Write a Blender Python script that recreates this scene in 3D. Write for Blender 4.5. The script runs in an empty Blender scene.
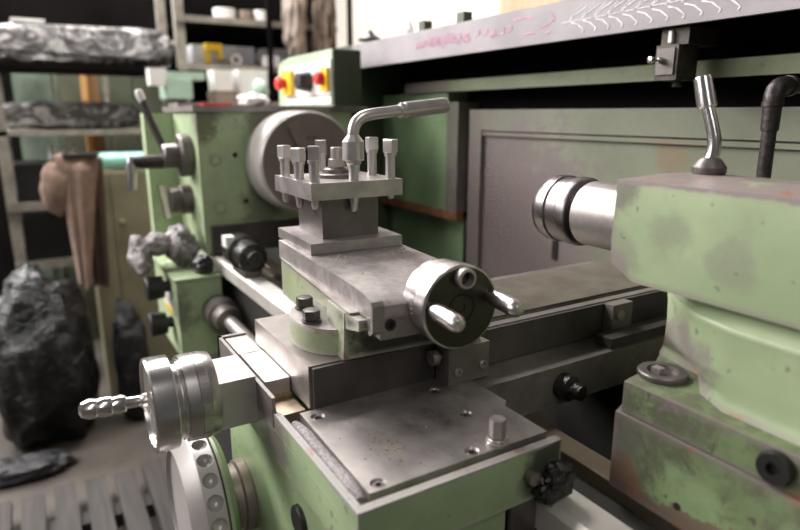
import bpy, bmesh, math, random
from mathutils import Vector, Matrix, noise as mnoise
random.seed(7)
SC = bpy.context.scene
COL = SC.collection
PI = math.pi

# ---------------------------------------------------------------- materials
def new_mat(name):
    m = bpy.data.materials.new(name); m.use_nodes = True
    nt = m.node_tree
    return m, nt, nt.nodes, nt.links, nt.nodes['Principled BSDF']

def ramp(N, stops):
    r = N.new('ShaderNodeValToRGB')
    e = r.color_ramp.elements
    e[0].position, e[0].color = stops[0][0], (*stops[0][1], 1) if len(stops[0][1]) == 3 else stops[0][1]
    e[1].position, e[1].color = stops[-1][0], (*stops[-1][1], 1)
    for p, c in stops[1:-1]:
        k = e.new(p); k.color = (*c, 1)
    return r

def coords(N, L, scale=(1, 1, 1)):
    t = N.new('ShaderNodeTexCoord'); mp = N.new('ShaderNodeMapping')
    mp.inputs['Scale'].default_value = scale
    L.new(t.outputs['Object'], mp.inputs['Vector'])
    return mp.outputs['Vector']

def noise(N, L, vec, scale, detail=6, rough=.6, dist=0):
    n = N.new('ShaderNodeTexNoise')
    n.inputs['Scale'].default_value = scale; n.inputs['Detail'].default_value = detail
    n.inputs['Roughness'].default_value = rough; n.inputs['Distortion'].default_value = dist
    L.new(vec, n.inputs['Vector'])
    return n.outputs['Fac']

def mixc(N, L, fac, a, b):
    m = N.new('ShaderNodeMix'); m.data_type = 'RGBA'
    for sock, v in ((m.inputs[0], fac), (m.inputs[6], a), (m.inputs[7], b)):
        if isinstance(v, (int, float)): sock.default_value = v
        elif isinstance(v, tuple): sock.default_value = (*v, 1)
        else: L.new(v, sock)
    return m.outputs[2]

def mth(N, L, op, a, b=None, clamp=False):
    m = N.new('ShaderNodeMath'); m.operation = op; m.use_clamp = clamp
    for i, v in enumerate((a, b)):
        if v is None: continue
        if isinstance(v, (int, float)): m.inputs[i].default_value = v
        else: L.new(v, m.inputs[i])
    return m.outputs[0]

def step(N, L, v, lo, hi):
    r = N.new('ShaderNodeMapRange'); r.interpolation_type = 'SMOOTHSTEP'
    r.inputs[1].default_value = lo; r.inputs[2].default_value = hi
    L.new(v, r.inputs[0]); return r.outputs[0]

def bump(N, L, P, h, strength=.2, dist=.002):
    b = N.new('ShaderNodeBump'); b.inputs['Strength'].default_value = strength
    b.inputs['Distance'].default_value = dist
    L.new(h, b.inputs['Height']); L.new(b.outputs['Normal'], P.inputs['Normal'])

def edge_mask(N, L, radius):
    b = N.new('ShaderNodeBevel'); b.samples = 4; b.inputs['Radius'].default_value = radius
    g = N.new('ShaderNodeNewGeometry')
    d = N.new('ShaderNodeVectorMath'); d.operation = 'DOT_PRODUCT'
    L.new(b.outputs['Normal'], d.inputs[0]); L.new(g.outputs['Normal'], d.inputs[1])
    return mth(N, L, 'SUBTRACT', 1.0, d.outputs['Value'], True)

def paint(name, base, grime=(.05, .045, .04), bare=(.22, .19, .185), wear=.5, dirt=.45, rough=.42, edge_r=.006, rust=(.3, .09, .035), chips=.5, spots=(), bands=(), patch=0., mottle=None):
    """old enamel over cast iron: mottled colour, oily dirt, bare metal and primer where edges rub"""
    m, nt, N, L, P = new_mat(name)
    v = coords(N, L)
    big = noise(N, L, v, 7, 4, .55); mid = noise(N, L, v, 28, 7, .65, .3)
    fine = noise(N, L, v, 160, 5, .7)
    vs = coords(N, L, (1, 1, .22)); streak = noise(N, L, vs, 60, 5, .6)
    dark = tuple(c * .62 for c in base); lite = tuple(min(1, c * 1.16 + .012) for c in base)
    c = mixc(N, L, step(N, L, big, .35, .65), dark, lite)
    c = mixc(N, L, .55, c, base)
    d = mth(N, L, 'MULTIPLY', step(N, L, mid, .62 - dirt * .3, .86), step(N, L, streak, .3, .75))
    c = mixc(N, L, mth(N, L, 'MULTIPLY', d, min(1, dirt * 1.6), True), c, grime)
    big2 = noise(N, L, v, 3.1, 5, .6)
    c = mixc(N, L, mth(N, L, 'MULTIPLY', step(N, L, big2, .5, .68), dirt * .55), c, tuple(g * 1.6 for g in grime))
    geo = N.new('ShaderNodeTexCoord').outputs['Object']
    rag = noise(N, L, v, 55, 8, .7, .5)
    soft = noise(N, L, v, 16, 7, .68, .3)
    if mottle:
        c = mixc(N, L, mth(N, L, 'MULTIPLY', step(N, L, mth(N, L, 'ADD', mth(N, L, 'MULTIPLY', rag, .6), mth(N, L, 'MULTIPLY', soft, .4)), .44, .58), .85), c, mottle)
    if patch:
        pm = step(N, L, mth(N, L, 'ADD', mth(N, L, 'MULTIPLY', soft, .55), mth(N, L, 'MULTIPLY', rag, .45)), .66 - patch * .16, .74 - patch * .16)
        c = mixc(N, L, mth(N, L, 'MULTIPLY', pm, .8), c, mixc(N, L, step(N, L, rag, .4, .6), grime, bare))
    for (px, py, pz, pr_, col_, amt) in spots:       # a dirt, wear or darker patch of its own shape
        dv = N.new('ShaderNodeVectorMath'); dv.operation = 'DISTANCE'; dv.inputs[1].default_value = (px, py, pz)
        L.new(geo, dv.inputs[0])
        q = mth(N, L, 'ADD', mth(N, L, 'DIVIDE', dv.outputs['Value'], pr_), mth(N, L, 'MULTIPLY', mth(N, L, 'SUBTRACT', soft, .5), 2.2))
        q = mth(N, L, 'ADD', q, mth(N, L, 'MULTIPLY', mth(N, L, 'SUBTRACT', rag, .5), 1.2))
        c = mixc(N, L, mth(N, L, 'MULTIPLY', mth(N, L, 'SUBTRACT', 1., step(N, L, q, .45, 1.15)), amt), c, col_)
    sep = N.new('ShaderNodeSeparateXYZ'); L.new(geo, sep.inputs[0])
    for (axis, at_, width, col_, amt) in bands:      # paint broken away along an edge
        q = mth(N, L, 'DIVIDE', mth(N, L, 'ABSOLUTE', mth(N, L, 'SUBTRACT', sep.outputs[axis], at_)), width)
        q = mth(N, L, 'ADD', q, mth(N, L, 'MULTIPLY', mth(N, L, 'SUBTRACT', soft, .5), 3.4))
        q = mth(N, L, 'ADD', q, mth(N, L, 'MULTIPLY', mth(N, L, 'SUBTRACT', rag, .5), 1.0))
        c = mixc(N, L, mth(N, L, 'MULTIPLY', mth(N, L, 'SUBTRACT', 1., step(N, L, q, .55, .68)), amt), c, mixc(N, L, step(N, L, rag, .56, .62), col_, rust))
    e = edge_mask(N, L, edge_r)
    em = step(N, L, mth(N, L, 'ADD', mth(N, L, 'MULTIPLY', e, 2.6 * wear), mth(N, L, 'SUBTRACT', mid, .62)), .02, .2)
    em = mth(N, L, 'MULTIPLY', em, step(N, L, e, .01, .06))
    rustm = step(N, L, noise(N, L, v, 46, 3, .5), .6, .66)
    bc = mixc(N, L, mth(N, L, 'MULTIPLY', rustm, .7), bare, rust)
    c = mixc(N, L, em, c, bc)
    sp = mth(N, L, 'MULTIPLY', step(N, L, noise(N, L, v, 90, 2, .5), .69, .71), chips)
    c = mixc(N, L, sp, c, tuple(g * 1.3 for g in grime))
    L.new(c, P.inputs['Base Color'])
    rr = N.new('ShaderNodeMapRange'); rr.inputs[3].default_value = rough - .12; rr.inputs[4].default_value = rough + .22
    L.new(mid, rr.inputs[0]); L.new(rr.outputs[0], P.inputs['Roughness'])
    h = mth(N, L, 'ADD', mth(N, L, 'MULTIPLY', mid, .8), mth(N, L, 'MULTIPLY', fine, .25))
    h = mth(N, L, 'SUBTRACT', h, mth(N, L, 'MULTIPLY', em, .3))
    bump(N, L, P, h, .28, .0016)
    return m

def steel(name, base, rough=.32, var=.5, scale=30, stain=(.10, .085, .075), stain_amt=.5, metallic=1., bumpy=.08, stretch=(1, 1, 1)):
    m, nt, N, L, P = new_mat(name)
    v = coords(N, L, stretch)
    a = noise(N, L, v, scale, 7, .65, .2); b = noise(N, L, v, scale * .22, 5, .6); f = noise(N, L, v, scale * 9, 4, .7)
    c = mixc(N, L, step(N, L, a, .3, .7), tuple(x * (1 - .35 * var) for x in base), tuple(min(1, x * (1 + .22 * var)) for x in base))
    st = mth(N, L, 'MULTIPLY', step(N, L, mth(N, L, 'ADD', mth(N, L, 'MULTIPLY', b, .75), mth(N, L, 'MULTIPLY', a, .3)), .5, .68), stain_amt)
    c = mixc(N, L, st, c, stain)
    L.new(c, P.inputs['Base Color'])
    P.inputs['Metallic'].default_value = metallic
    r = N.new('ShaderNodeMapRange'); r.inputs[3].default_value = max(.05, rough - .14); r.inputs[4].default_value = rough + .2
    L.new(mth(N, L, 'ADD', mth(N, L, 'MULTIPLY', a, .6), mth(N, L, 'MULTIPLY', b, .4)), r.inputs[0]); L.new(r.outputs[0], P.inputs['Roughness'])
    bump(N, L, P, mth(N, L, 'ADD', a, mth(N, L, 'MULTIPLY', f, .3)), bumpy, .001)
    return m

def plain(name, col, rough=.6, metallic=0., var=.25, scale=20, bumpy=.1, dist=.003, spec=None, coat=0):
    m, nt, N, L, P = new_mat(name)
    v = coords(N, L); a = noise(N, L, v, scale, 6, .6)
    c = mixc(N, L, step(N, L, a, .3, .7), tuple(x * (1 - var) for x in col), tuple(min(1, x * (1 + var * .6)) for x in col))
    L.new(c, P.inputs['Base Color']); P.inputs['Roughness'].default_value = rough; P.inputs['Metallic'].default_value = metallic
    P.inputs['Coat Weight'].default_value = coat
    if spec is not None: P.inputs['Specular IOR Level'].default_value = spec
    if bumpy: bump(N, L, P, a, bumpy, dist)
    return m

def wrap(name, dark, lite, rough=.22, scale=14, amt=.9):
    """crumpled plastic film"""
    m, nt, N, L, P = new_mat(name)
    v = coords(N, L, (1, 1, 1.6)); a = noise(N, L, v, scale, 6, .6, 1.4); b = noise(N, L, v, scale * 2.6, 4, .55, .8)
    c = mixc(N, L, step(N, L, a, .42, .66), dark, lite)
    L.new(c, P.inputs['Base Color']); P.inputs['Roughness'].default_value = rough
    P.inputs['Specular IOR Level'].default_value = .42
    bump(N, L, P, mth(N, L, 'ADD', a, mth(N, L, 'MULTIPLY', b, .5)), amt, .03)
    return m

def wood(name, c1, c2, scale=6, rough=.7, stretch=(1, 12, 12)):
    m, nt, N, L, P = new_mat(name)
    v = coords(N, L, stretch); a = noise(N, L, v, scale, 6, .6, .4)
    L.new(mixc(N, L, step(N, L, a, .3, .7), c1, c2), P.inputs['Base Color']); P.inputs['Roughness'].default_value = rough
    bump(N, L, P, a, .3, .004)
    return m

G0 = (.315, .385, .225)
GRIME = (.105, .085, .080)
BARE = (.23, .185, .185)
M = {}
M['tail_green'] = paint('tail_green_paint', G0, wear=.8, dirt=.34, bare=BARE, rough=.42, edge_r=.010,
    spots=[(-.165, -.1, .242, .022, GRIME, .7), (-.165, -.1, .19, .025, (.17, .16, .13), .45), (-.165, -.1, .178, .014, BARE, .85), (-.115, -.1, .215, .022, (.17, .16, .13), .4), (-.07, -.1, .20, .02, (.18, .17, .14), .4), (-.09, -.02, .252, .07, (.17, .15, .14), .6), (.03, -.02, .252, .07, (.17, .15, .14), .6),
           (-.12, -.075, .11, .045, (.20, .165, .165), .8), (-.10, -.09, .10, .03, (.17, .14, .14), .6)],
    bands=[(2, .2500, .0052, BARE, .9)])
M['base_green'] = paint('worn_base_paint', (.17, .235, .105), wear=.9, dirt=.9, bare=(.19, .15, .15), rough=.5, edge_r=.012, chips=1, patch=.6, mottle=(.085, .088, .055), bands=[(2, .0, .020, (.15, .09, .07), .85)], grime=(.07, .062, .045),  # worn mottled paint, base colour darkened for the dimmer light low down
    spots=[(-.13, -.12, .05, .03, (.11, .09, .09), .7), (-.12, -.12, .012, .022, (.16, .075, .05), .8), (-.07, -.12, .015, .035, (.25, .35, .17), .6), (.03, -.12, .03, .03, (.24, .31, .17), .5)])
M['head_green'] = paint('head_green_paint', (.40, .50, .295), wear=.4, dirt=.42, rough=.45, grime=(.085, .06, .045), spots=[(.24, -.17, .29, .05, (.07, .045, .03), .7), (.24, -.03, .30, .05, (.08, .055, .04), .6), (.23, -.05, .1, .06, (.06, .045, .04), .6)])
M['apron_green'] = paint('apron_green_paint', (.285, .37, .205), wear=.7, dirt=.36, rough=.38, bare=(.3, .28, .27), edge_r=.008, spots=[(.19, .09, .30, .03, (.03, .028, .025), .9), (.19, .0, .26, .03, (.06, .05, .04), .5)])
M['apron_rim'] = paint('rim_paint', (.285, .37, .205), wear=.7, dirt=.36, rough=.38, bare=(.36, .33, .32), edge_r=.006,
    spots=[(.03, -.095, .32, .045, (.17, .14, .14), .85), (.19, .09, .33, .05, (.04, .036, .032), .9)], bands=[(2, .3462, .0042, (.26, .24, .23), .95)])
M['dark_green'] = paint('dirty_shaded_bed_paint', (.013, .013, .010), wear=.1, dirt=.8, rough=.5, grime=(.008, .007, .006))  # near-black: the guard's shade over the greasy bed is in the colour
M['swivel_green'] = paint('swivel_green_paint', (.36, .41, .25), wear=1., dirt=.5, rough=.35, bare=(.42, .38, .36), edge_r=.009, patch=.7, spots=[(.135, -.015, .015, .085, (.025, .022, .018), .97), (.09, -.07, .03, .02, (.40, .37, .34), .8), (.0, -.07, .03, .03, (.40, .37, .33), .6)])  # largest patch is near-black, on the end face under the nose
M['guard_green'] = paint('guard_green_paint', (.155, .185, .085), wear=.4, dirt=.7, rough=.5, bare=(.2, .17, .15), patch=.3, spots=[(-.62, -.05, .64, .12, (.12, .095, .09), .9)])
M['guard_panel'] = paint('guard_panel_paint', (.16, .175, .115), wear=.3, dirt=.6, rough=.5, grime=(.135, .108, .104), bare=(.2, .17, .15), chips=.3,
    spots=[(-.36, -.03, .44, .20, (.150, .118, .114), .95), (-.25, -.03, .36, .20, (.150, .118, .112), .9), (-.42, -.03, .30, .22, (.135, .105, .102), .9), (.02, -.03, .52, .03, (.19, .12, .06), .6)])
M['door_green'] = paint('guard_door_paint', (.21, .31, .165), wear=.3, dirt=.4, rough=.45)
M['box_green'] = paint('pale_box_paint', (.40, .52, .36), wear=.1, dirt=.05, rough=.4, chips=0)
M['post_green'] = paint('post_dark_green', (.035, .05, .02), wear=.2, dirt=.4, rough=.45)
M['cabinet'] = paint('olive_cabinet_paint', (.235, .215, .135), wear=.2, dirt=.3, rough=.5, chips=0)
M['olive'] = paint('dark_olive_paint', (.085, .095, .06), wear=.2, dirt=.4, rough=.5, chips=0)
M['mint'] = plain('mint_tub_plastic', (.45, .60, .49), .45, var=.12)
M['mint_dull'] = plain('mint_machine_paint', (.15, .19, .15), .5, var=.3, scale=6)
M['satin'] = steel('satin_handle_steel', (.60, .57, .56), .27, .25, 40, stain_amt=.3, bumpy=.04)
M['rim'] = steel('worn_nickel_rim', (.45, .42, .405), .34, .3, 30, stain_amt=.3, metallic=.35, bumpy=.05)
M['nut'] = steel('satin_nut_steel', (.24, .215, .222), .3, .3, 40, stain_amt=.3)
M['bright'] = steel('bright_lit_steel', (.62, .58, .57), .3, .3, 40, stain_amt=.35, metallic=.74)  # lighter steel copy; white reflections on the operator-end tops are in its colour
M['dark_iron'] = plain('oily_shaded_iron', (.06, .05, .046), .5, var=.3)  # dark iron; on the cross slide its darkness stands in for shade
M['way'] = steel('worn_bright_way', (.66, .62, .58), .42, .3, 25, stain_amt=.35, metallic=.55, bumpy=.05)
M['tick'] = plain('worn_tick_marks', (.22, .20, .19), .6)
M['shelf_grey'] = plain('grey_shelf_paint', (.30, .265, .285), .5, var=.22, scale=9, bumpy=.05)
M['shelf_dark'] = plain('shaded_shelf_inside', (.005, .004, .004), .9, var=.2, spec=.05)  # near-black, with the shade under and inside the shelves put into it
M['steel'] = steel('ground_steel', (.43, .39, .38), .32, .6, 40, stain_amt=.6, metallic=.62)
M['steel_plate'] = steel('worn_plate_steel', (.33, .298, .288), .36, 1.0, 26, stain=(.05, .04, .036), stain_amt=.95, bumpy=.14, metallic=.6)
M['steel_dark'] = steel('oily_dark_steel', (.17, .15, .142), .38, .5, 30, stain=(.05, .04, .036), stain_amt=.6, metallic=.7)
M['cast'] = steel('machined_cast_iron', (.27, .24, .228), .40, .5, 60, stain=(.12, .095, .08), stain_amt=.6, bumpy=.16, metallic=.6)
M['rough_cast'] = steel('chip_strewn_iron', (.34, .305, .295), .46, .8, 120, stain=(.14, .115, .1), stain_amt=.5, bumpy=.5, metallic=.5)
M['chrome'] = steel('bright_chrome', (.78, .75, .74), .16, .15, 20, stain=(.4, .36, .33), stain_amt=.25, bumpy=.02)
M['dial'] = steel('satin_dial', (.52, .49, .48), .27, .2, 50, stain=(.36, .32, .29), stain_amt=.35, bumpy=.03)
M['face_dark'] = steel('oily_wheel_face', (.075, .068, .058), .34, .4, 18, stain=(.06, .055, .04), stain_amt=.5)
M['chuck_face'] = steel('chuck_face_iron', (.27, .225, .195), .45, .3, 30, stain_amt=.3, metallic=.6)
M['tan'] = plain('tan_oiled_plate', (.145, .125, .095), .42, .35, .3, 30, .05)
M['inner_way'] = steel('oiled_tan_way', (.36, .29, .22), .34, .3, 25, stain_amt=.3)
M['brass'] = plain('swarf_brass', (.45, .34, .17), .45, .8, .4, 200, .4)
M['black'] = plain('black_plastic', (.012, .011, .011), .4, var=.2)
M['grease'] = plain('black_grease', (.014, .012, .011), .32, var=.5, scale=60, bumpy=.6, dist=.004)
M['dust'] = plain('grey_swarf_dust', (.31, .28, .285), .8, var=.45, scale=420, bumpy=.8, dist=.002)
M['rust'] = plain('rust_edge', (.22, .085, .035), .75, var=.6, scale=90, bumpy=.4)
M['pipe'] = plain('black_iron_pipe', (.05, .042, .042), .42, .6, .5, 120, .35)
M['switch'] = plain('switch_grey_metal', (.055, .045, .036), .45, .4, .5, 70, .2)
M['white'] = plain('white_plastic', (.82, .8, .78), .4, var=.05)
M['panel_white'] = plain('panel_white_steel', (.78, .76, .75), .4, .1, .08)
M['yellow'] = plain('yellow_plastic', (.86, .55, .02), .4, var=.05)
M['red'] = plain('red_plastic', (.62, .03, .025), .35, var=.1)
M['chalk_pink'] = plain('pink_chalk', (.72, .36, .52), .9, var=.4, scale=250)
M['chalk_white'] = plain('white_chalk', (.8, .77, .8), .9, var=.25, scale=250)
M['rack'] = plain('rack_grey_steel', (.27, .245, .205), .5, .2, .3, 20)
M['bundle'] = wrap('grey_film_wrap', (.10, .092, .094), (.60, .57, .57), .2, 13)  # pale patches put the film's highlights into its colour
M['bag'] = wrap('black_bag_film', (.012, .012, .014), (.03, .03, .034), .24, 7, .8)
M['bag_grey'] = wrap('charcoal_bag_film', (.006, .006, .007), (.02, .02, .023), .2, 9, .8)
M['rag'] = wrap('greasy_rag', (.22, .20, .205), (.66, .62, .63), .7, 20, .7)
M['cloth_brown'] = plain('brown_cloth', (.235, .155, .12), .9, var=.25, scale=16, bumpy=.35, dist=.01)
M['cloth_shade'] = plain('shaded_brown_cloth', (.05, .03, .02), .9, var=.3, scale=16, bumpy=.3, dist=.01)  # darker copy of the brown cloth, rear leg's shade in the colour
M['cloth_grey'] = plain('taupe_cloth', (.40, .33, .285), .9, var=.5, scale=7, bumpy=.5, dist=.02)
M['cloth_mid'] = plain('brown_rag_cloth', (.17, .125, .095), .9, var=.6, scale=9, bumpy=.6, dist=.02)
M['teal'] = plain('pale_teal_film', (.30, .62, .55), .35, var=.1)
M['duck'] = wood('grey_duckboard_wood', (.022, .018, .016), (.044, .036, .033), 5, .75, (1, 14, 14))
M['stick'] = wood('orange_wood', (.46, .23, .07), (.6, .33, .12), 6, .6, (12, 12, 1))
M['brownwood'] = wood('brown_board', (.16, .085, .03), (.22, .12, .05), 6, .6, (12, 12, 1))
M['plank'] = wood('pale_wall_board', (.42, .30, .19), (.52, .39, .26), 3, .6, (10, 10, 1))
M['box_blue'] = plain('blue_grey_box', (.55, .55, .60), .5, var=.15)
M['card'] = plain('brown_cardboard', (.26, .2, .155), .8, var=.2)
M['lime'] = plain('lime_plastic', (.38, .58, .18), .5, var=.15)

def floor_mat():
    m, nt, N, L, P = new_mat('concrete_floor')
    v = coords(N, L); a = noise(N, L, v, 2.2, 8, .6, .4); b = noise(N, L, v, 14, 6, .65); f = noise(N, L, v, 90, 4, .6)
    c = mixc(N, L, step(N, L, a, .35, .65), (.042, .033, .027), (.080, .068, .056))
    c = mixc(N, L, mth(N, L, 'MULTIPLY', step(N, L, b, .56, .72), .6), c, (.028, .022, .017))
    L.new(c, P.inputs['Base Color']); P.inputs['Roughness'].default_value = .7
    bump(N, L, P, mth(N, L, 'ADD', b, mth(N, L, 'MULTIPLY', f, .4)), .3, .006)
    return m
M['floor'] = floor_mat()
M['wall_dark'] = plain('unlit_wall', (.007, .006, .006), .95, var=.4, scale=3, spec=.05)  # near-black so the unlit back wall stays dark under the lamp
M['wall_cream'] = plain('cream_plaster', (.66, .59, .53), .85, var=.06, scale=3)

# ---------------------------------------------------------------- mesh builder
def frame(d):
    d = Vector(d).normalized()
    a = Vector((0, 0, 1)) if abs(d.z) < .9 else Vector((1, 0, 0))
    u = a.cross(d).normalized(); v = d.cross(u)
    return d, u, v

class B:
    def __init__(s, T=None):
        s.bm = bmesh.new(); s.T = T
    def _fin(s, vs):
        if s.T is not None:
            for q in vs: q.co = s.T @ q.co
    def _bev(s, geom_faces, w, seg=2):
        if w <= 0: return
        es = list({e for f in geom_faces for e in f.edges})
        es = [e for e in es if e.is_valid and len(e.link_faces) == 2 and e.calc_face_angle(0) > .5]
        bmesh.ops.bevel(s.bm, geom=es, offset=w, segments=seg, affect='EDGES', profile=.6, clamp_overlap=True)
    def hull8(s, pts, bev=.001, seg=2):
        """a box given its 8 corners: bottom ring then top ring (counter-clockwise)"""
        vs = [s.bm.verts.new(p) for p in pts]; s._fin(vs)
        idx = ((3, 2, 1, 0), (4, 5, 6, 7), (0, 1, 5, 4), (1, 2, 6, 5), (2, 3, 7, 6), (3, 0, 4, 7))
        fs = [s.bm.faces.new([vs[i] for i in f]) for f in idx]
        s._bev(fs, bev, seg); return s
    def box(s, x0, x1, y0, y1, z0, z1, bev=.001, seg=2):
        return s.hull8([(x0, y0, z0), (x1, y0, z0), (x1, y1, z0), (x0, y1, z0), (x0, y0, z1), (x1, y0, z1), (x1, y1, z1), (x0, y1, z1)], bev, seg)
    def prism(s, poly, ax, a0, a1, bev=.001, seg=2):
        """poly in the two other axes (cyclic order after ax: x->(y,z), y->(z,x), z->(x,y)), swept from a0 to a1 along ax"""
        def P(p, a):
            return {'x': (a, p[0], p[1]), 'y': (p[1], a, p[0]), 'z': (p[0], p[1], a)}[ax]
        area = sum(poly[i][0] * poly[(i + 1) % len(poly)][1] - poly[(i + 1) % len(poly)][0] * poly[i][1] for i in range(len(poly)))
        if area < 0: poly = poly[::-1]
        lo = [s.bm.verts.new(P(p, a0)) for p in poly]; hi = [s.bm.verts.new(P(p, a1)) for p in poly]
        s._fin(lo + hi); n = len(poly)
        fs = [s.bm.faces.new(lo[::-1]), s.bm.faces.new(hi)]
        for i in range(n): fs.append(s.bm.faces.new((lo[i], lo[(i + 1) % n], hi[(i + 1) % n], hi[i])))
        s._bev(fs, bev, seg); return s
    def lathe(s, p, d, prof, seg=48, jitter=None):
        """profile [(t along d, radius)], capped where the radius is 0"""
        p = Vector(p); d, u, v = frame(d); rings = []
        for t, r in prof:
            c = p + d * t
            if r <= 1e-7: rings.append([s.bm.verts.new(c)])
            else: rings.append([s.bm.verts.new(c + (u * math.cos(2 * PI * k / seg) + v * math.sin(2 * PI * k / seg)) * r) for k in range(seg)])
        for r in rings: s._fin(r)
        for a, b in zip(rings, rings[1:]):
            for k in range(seg):
                k2 = (k + 1) % seg
                if len(a) == 1 and len(b) == 1: continue
                if len(a) == 1: s.bm.faces.new((a[0], b[k2], b[k]))
                elif len(b) == 1: s.bm.faces.new((a[k], a[k2], b[0]))
                else: s.bm.faces.new((a[k], a[k2], b[k2], b[k]))
        return s
    def cyl(s, p0, p1, r, r1=None, seg=32, ch=None):
        p0, p1 = Vector(p0), Vector(p1); l = (p1 - p0).length; r1 = r if r1 is None else r1
        c = min(r, r1) * .12 if ch is None else ch
        return s.lathe(p0, p1 - p0, [(0, 0), (0, r - c), (c, r), (l - c, r1), (l, r1 - c), (l, 0)], seg)
    def ring(s, p, d, l, ro, ri, seg=40):
        c = (ro - ri) * .12
        return s.lathe(p, d, [(0, ri), (0, ro - c), (c, ro), (l - c, ro), (l, ro - c), (l, ri), (0, ri)], seg)
    def ngon(s, p, d, l, r, n, rot=0, ch=.0006):
        """n-sided bar (bolt heads) along d"""
        p = Vector(p); d, u, v = frame(d); rings = []
        for t, q in ((0, r - ch), (ch, r), (l - ch, r), (l, r - ch * 2)):
            rings.append([s.bm.verts.new(p + d * t + (u * math.cos(rot + 2 * PI * k / n) + v * math.sin(rot + 2 * PI * k / n)) * q) for k in range(n)])
        for r_ in rings: s._fin(r_)
        s.bm.faces.new(rings[0][::-1]); s.bm.faces.new(rings[-1])
        for a, b in zip(rings, rings[1:]):
            for k in range(n): s.bm.faces.new((a[k], a[(k + 1) % n], b[(k + 1) % n], b[k]))
        return s
    def tube(s, pts, r, seg=14, sub=6):
        pts = [Vector(p) for p in pts]; rs = r if isinstance(r, (list, tuple)) else [r] * len(pts)
        P, R = [], []
        for i in range(len(pts) - 1):
            a, b, c, e = pts[max(i - 1, 0)], pts[i], pts[i + 1], pts[min(i + 2, len(pts) - 1)]
            for k in range(sub):
                t = k / sub
                P.append(.5 * ((2 * b) + (c - a) * t + (2 * a - 5 * b + 4 * c - e) * t * t + (3 * b - a - 3 * c + e) * t ** 3))
                R.append(rs[i] + (rs[i + 1] - rs[i]) * t)
        P.append(pts[-1]); R.append(rs[-1])
        d, u, v = frame(P[1] - P[0]); rings = []
        for i, p in enumerate(P):
            t = (P[min(i + 1, len(P) - 1)] - P[max(i - 1, 0)]).normalized()
            u = (u - t * u.dot(t)).normalized(); v = t.cross(u)
            rings.append([s.bm.verts.new(p + (u * math.cos(2 * PI * k / seg) + v * math.sin(2 * PI * k / seg)) * R[i]) for k in range(seg)])
        for q in rings: s._fin(q)
        s.bm.faces.new(rings[0][::-1]); s.bm.faces.new(rings[-1])
        for a, b in zip(rings, rings[1:]):
            for k in range(seg): s.bm.faces.new((a[k], a[(k + 1) % seg], b[(k + 1) % seg], b[k]))
        return s
    def blob(s, c, r, nu=40, nv=24, amp=.15, freq=3., seed=0, flat=None, power=1.):
        """lumpy closed body: radii r (3), squashed towards a box when power < 1, wrinkled by noise; flat = z it rests on"""
        c = Vector(c); off = Vector((seed * 7.3, seed * 3.1, seed * 1.7)); rows = []
        def pt(th, ph):
            d = Vector((math.sin(th) * math.cos(ph), math.sin(th) * math.sin(ph), math.cos(th)))
            e = Vector([math.copysign(abs(q) ** power, q) for q in d])
            k = 1 + amp * (mnoise.fractal(d * freq + off, 1., 2., 4) - .3 * abs(mnoise.noise(d * freq * 2.3 + off)))
            p = c + Vector((e.x * r[0], e.y * r[1], e.z * r[2])) * k
            if flat is not None and p.z < flat: p.z = flat
            return s.bm.verts.new(p)
        top = pt(0, 0); bot = pt(PI, 0)
        for i in range(1, nv): rows.append([pt(PI * i / nv, 2 * PI * k / nu) for k in range(nu)])
        s._fin([top, bot] + [q for r_ in rows for q in r_])
        for k in range(nu):
            k2 = (k + 1) % nu
            s.bm.faces.new((top, rows[0][k], rows[0][k2])); s.bm.faces.new((bot, rows[-1][k2], rows[-1][k]))
            for a, b in zip(rows, rows[1:]): s.bm.faces.new((a[k], b[k], b[k2], a[k2]))
        return s
    def done(s, name, mat, parent=None, ang=32, org=None, loc=None):
        """link as one mesh object; vertices are world coordinates, stored relative to the parent's root"""
        bmesh.ops.recalc_face_normals(s.bm, faces=s.bm.faces)
        for f in s.bm.faces: f.smooth = True
        ca = math.radians(ang)
        for e in s.bm.edges:
            if len(e.link_faces) == 2 and e.calc_face_angle(0) > ca: e.smooth = False
        root = parent
        while root is not None and root.parent is not None: root = root.parent
        o_ = Vector(org) if org is not None else (root.location if root is not None else Vector())
        for q in s.bm.verts: q.co = q.co - o_
        me = bpy.data.meshes.new(name); s.bm.to_mesh(me); s.bm.free()
        me.materials.append(M[mat] if isinstance(mat, str) else mat)
        o = bpy.data.objects.new(name, me); COL.objects.link(o)
        if parent is not None: o.parent = parent
        if loc is not None: o.location = Vector(loc) - (root.location if root is not None else Vector())
        elif root is None and org is not None: o.location = o_
        return o

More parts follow.
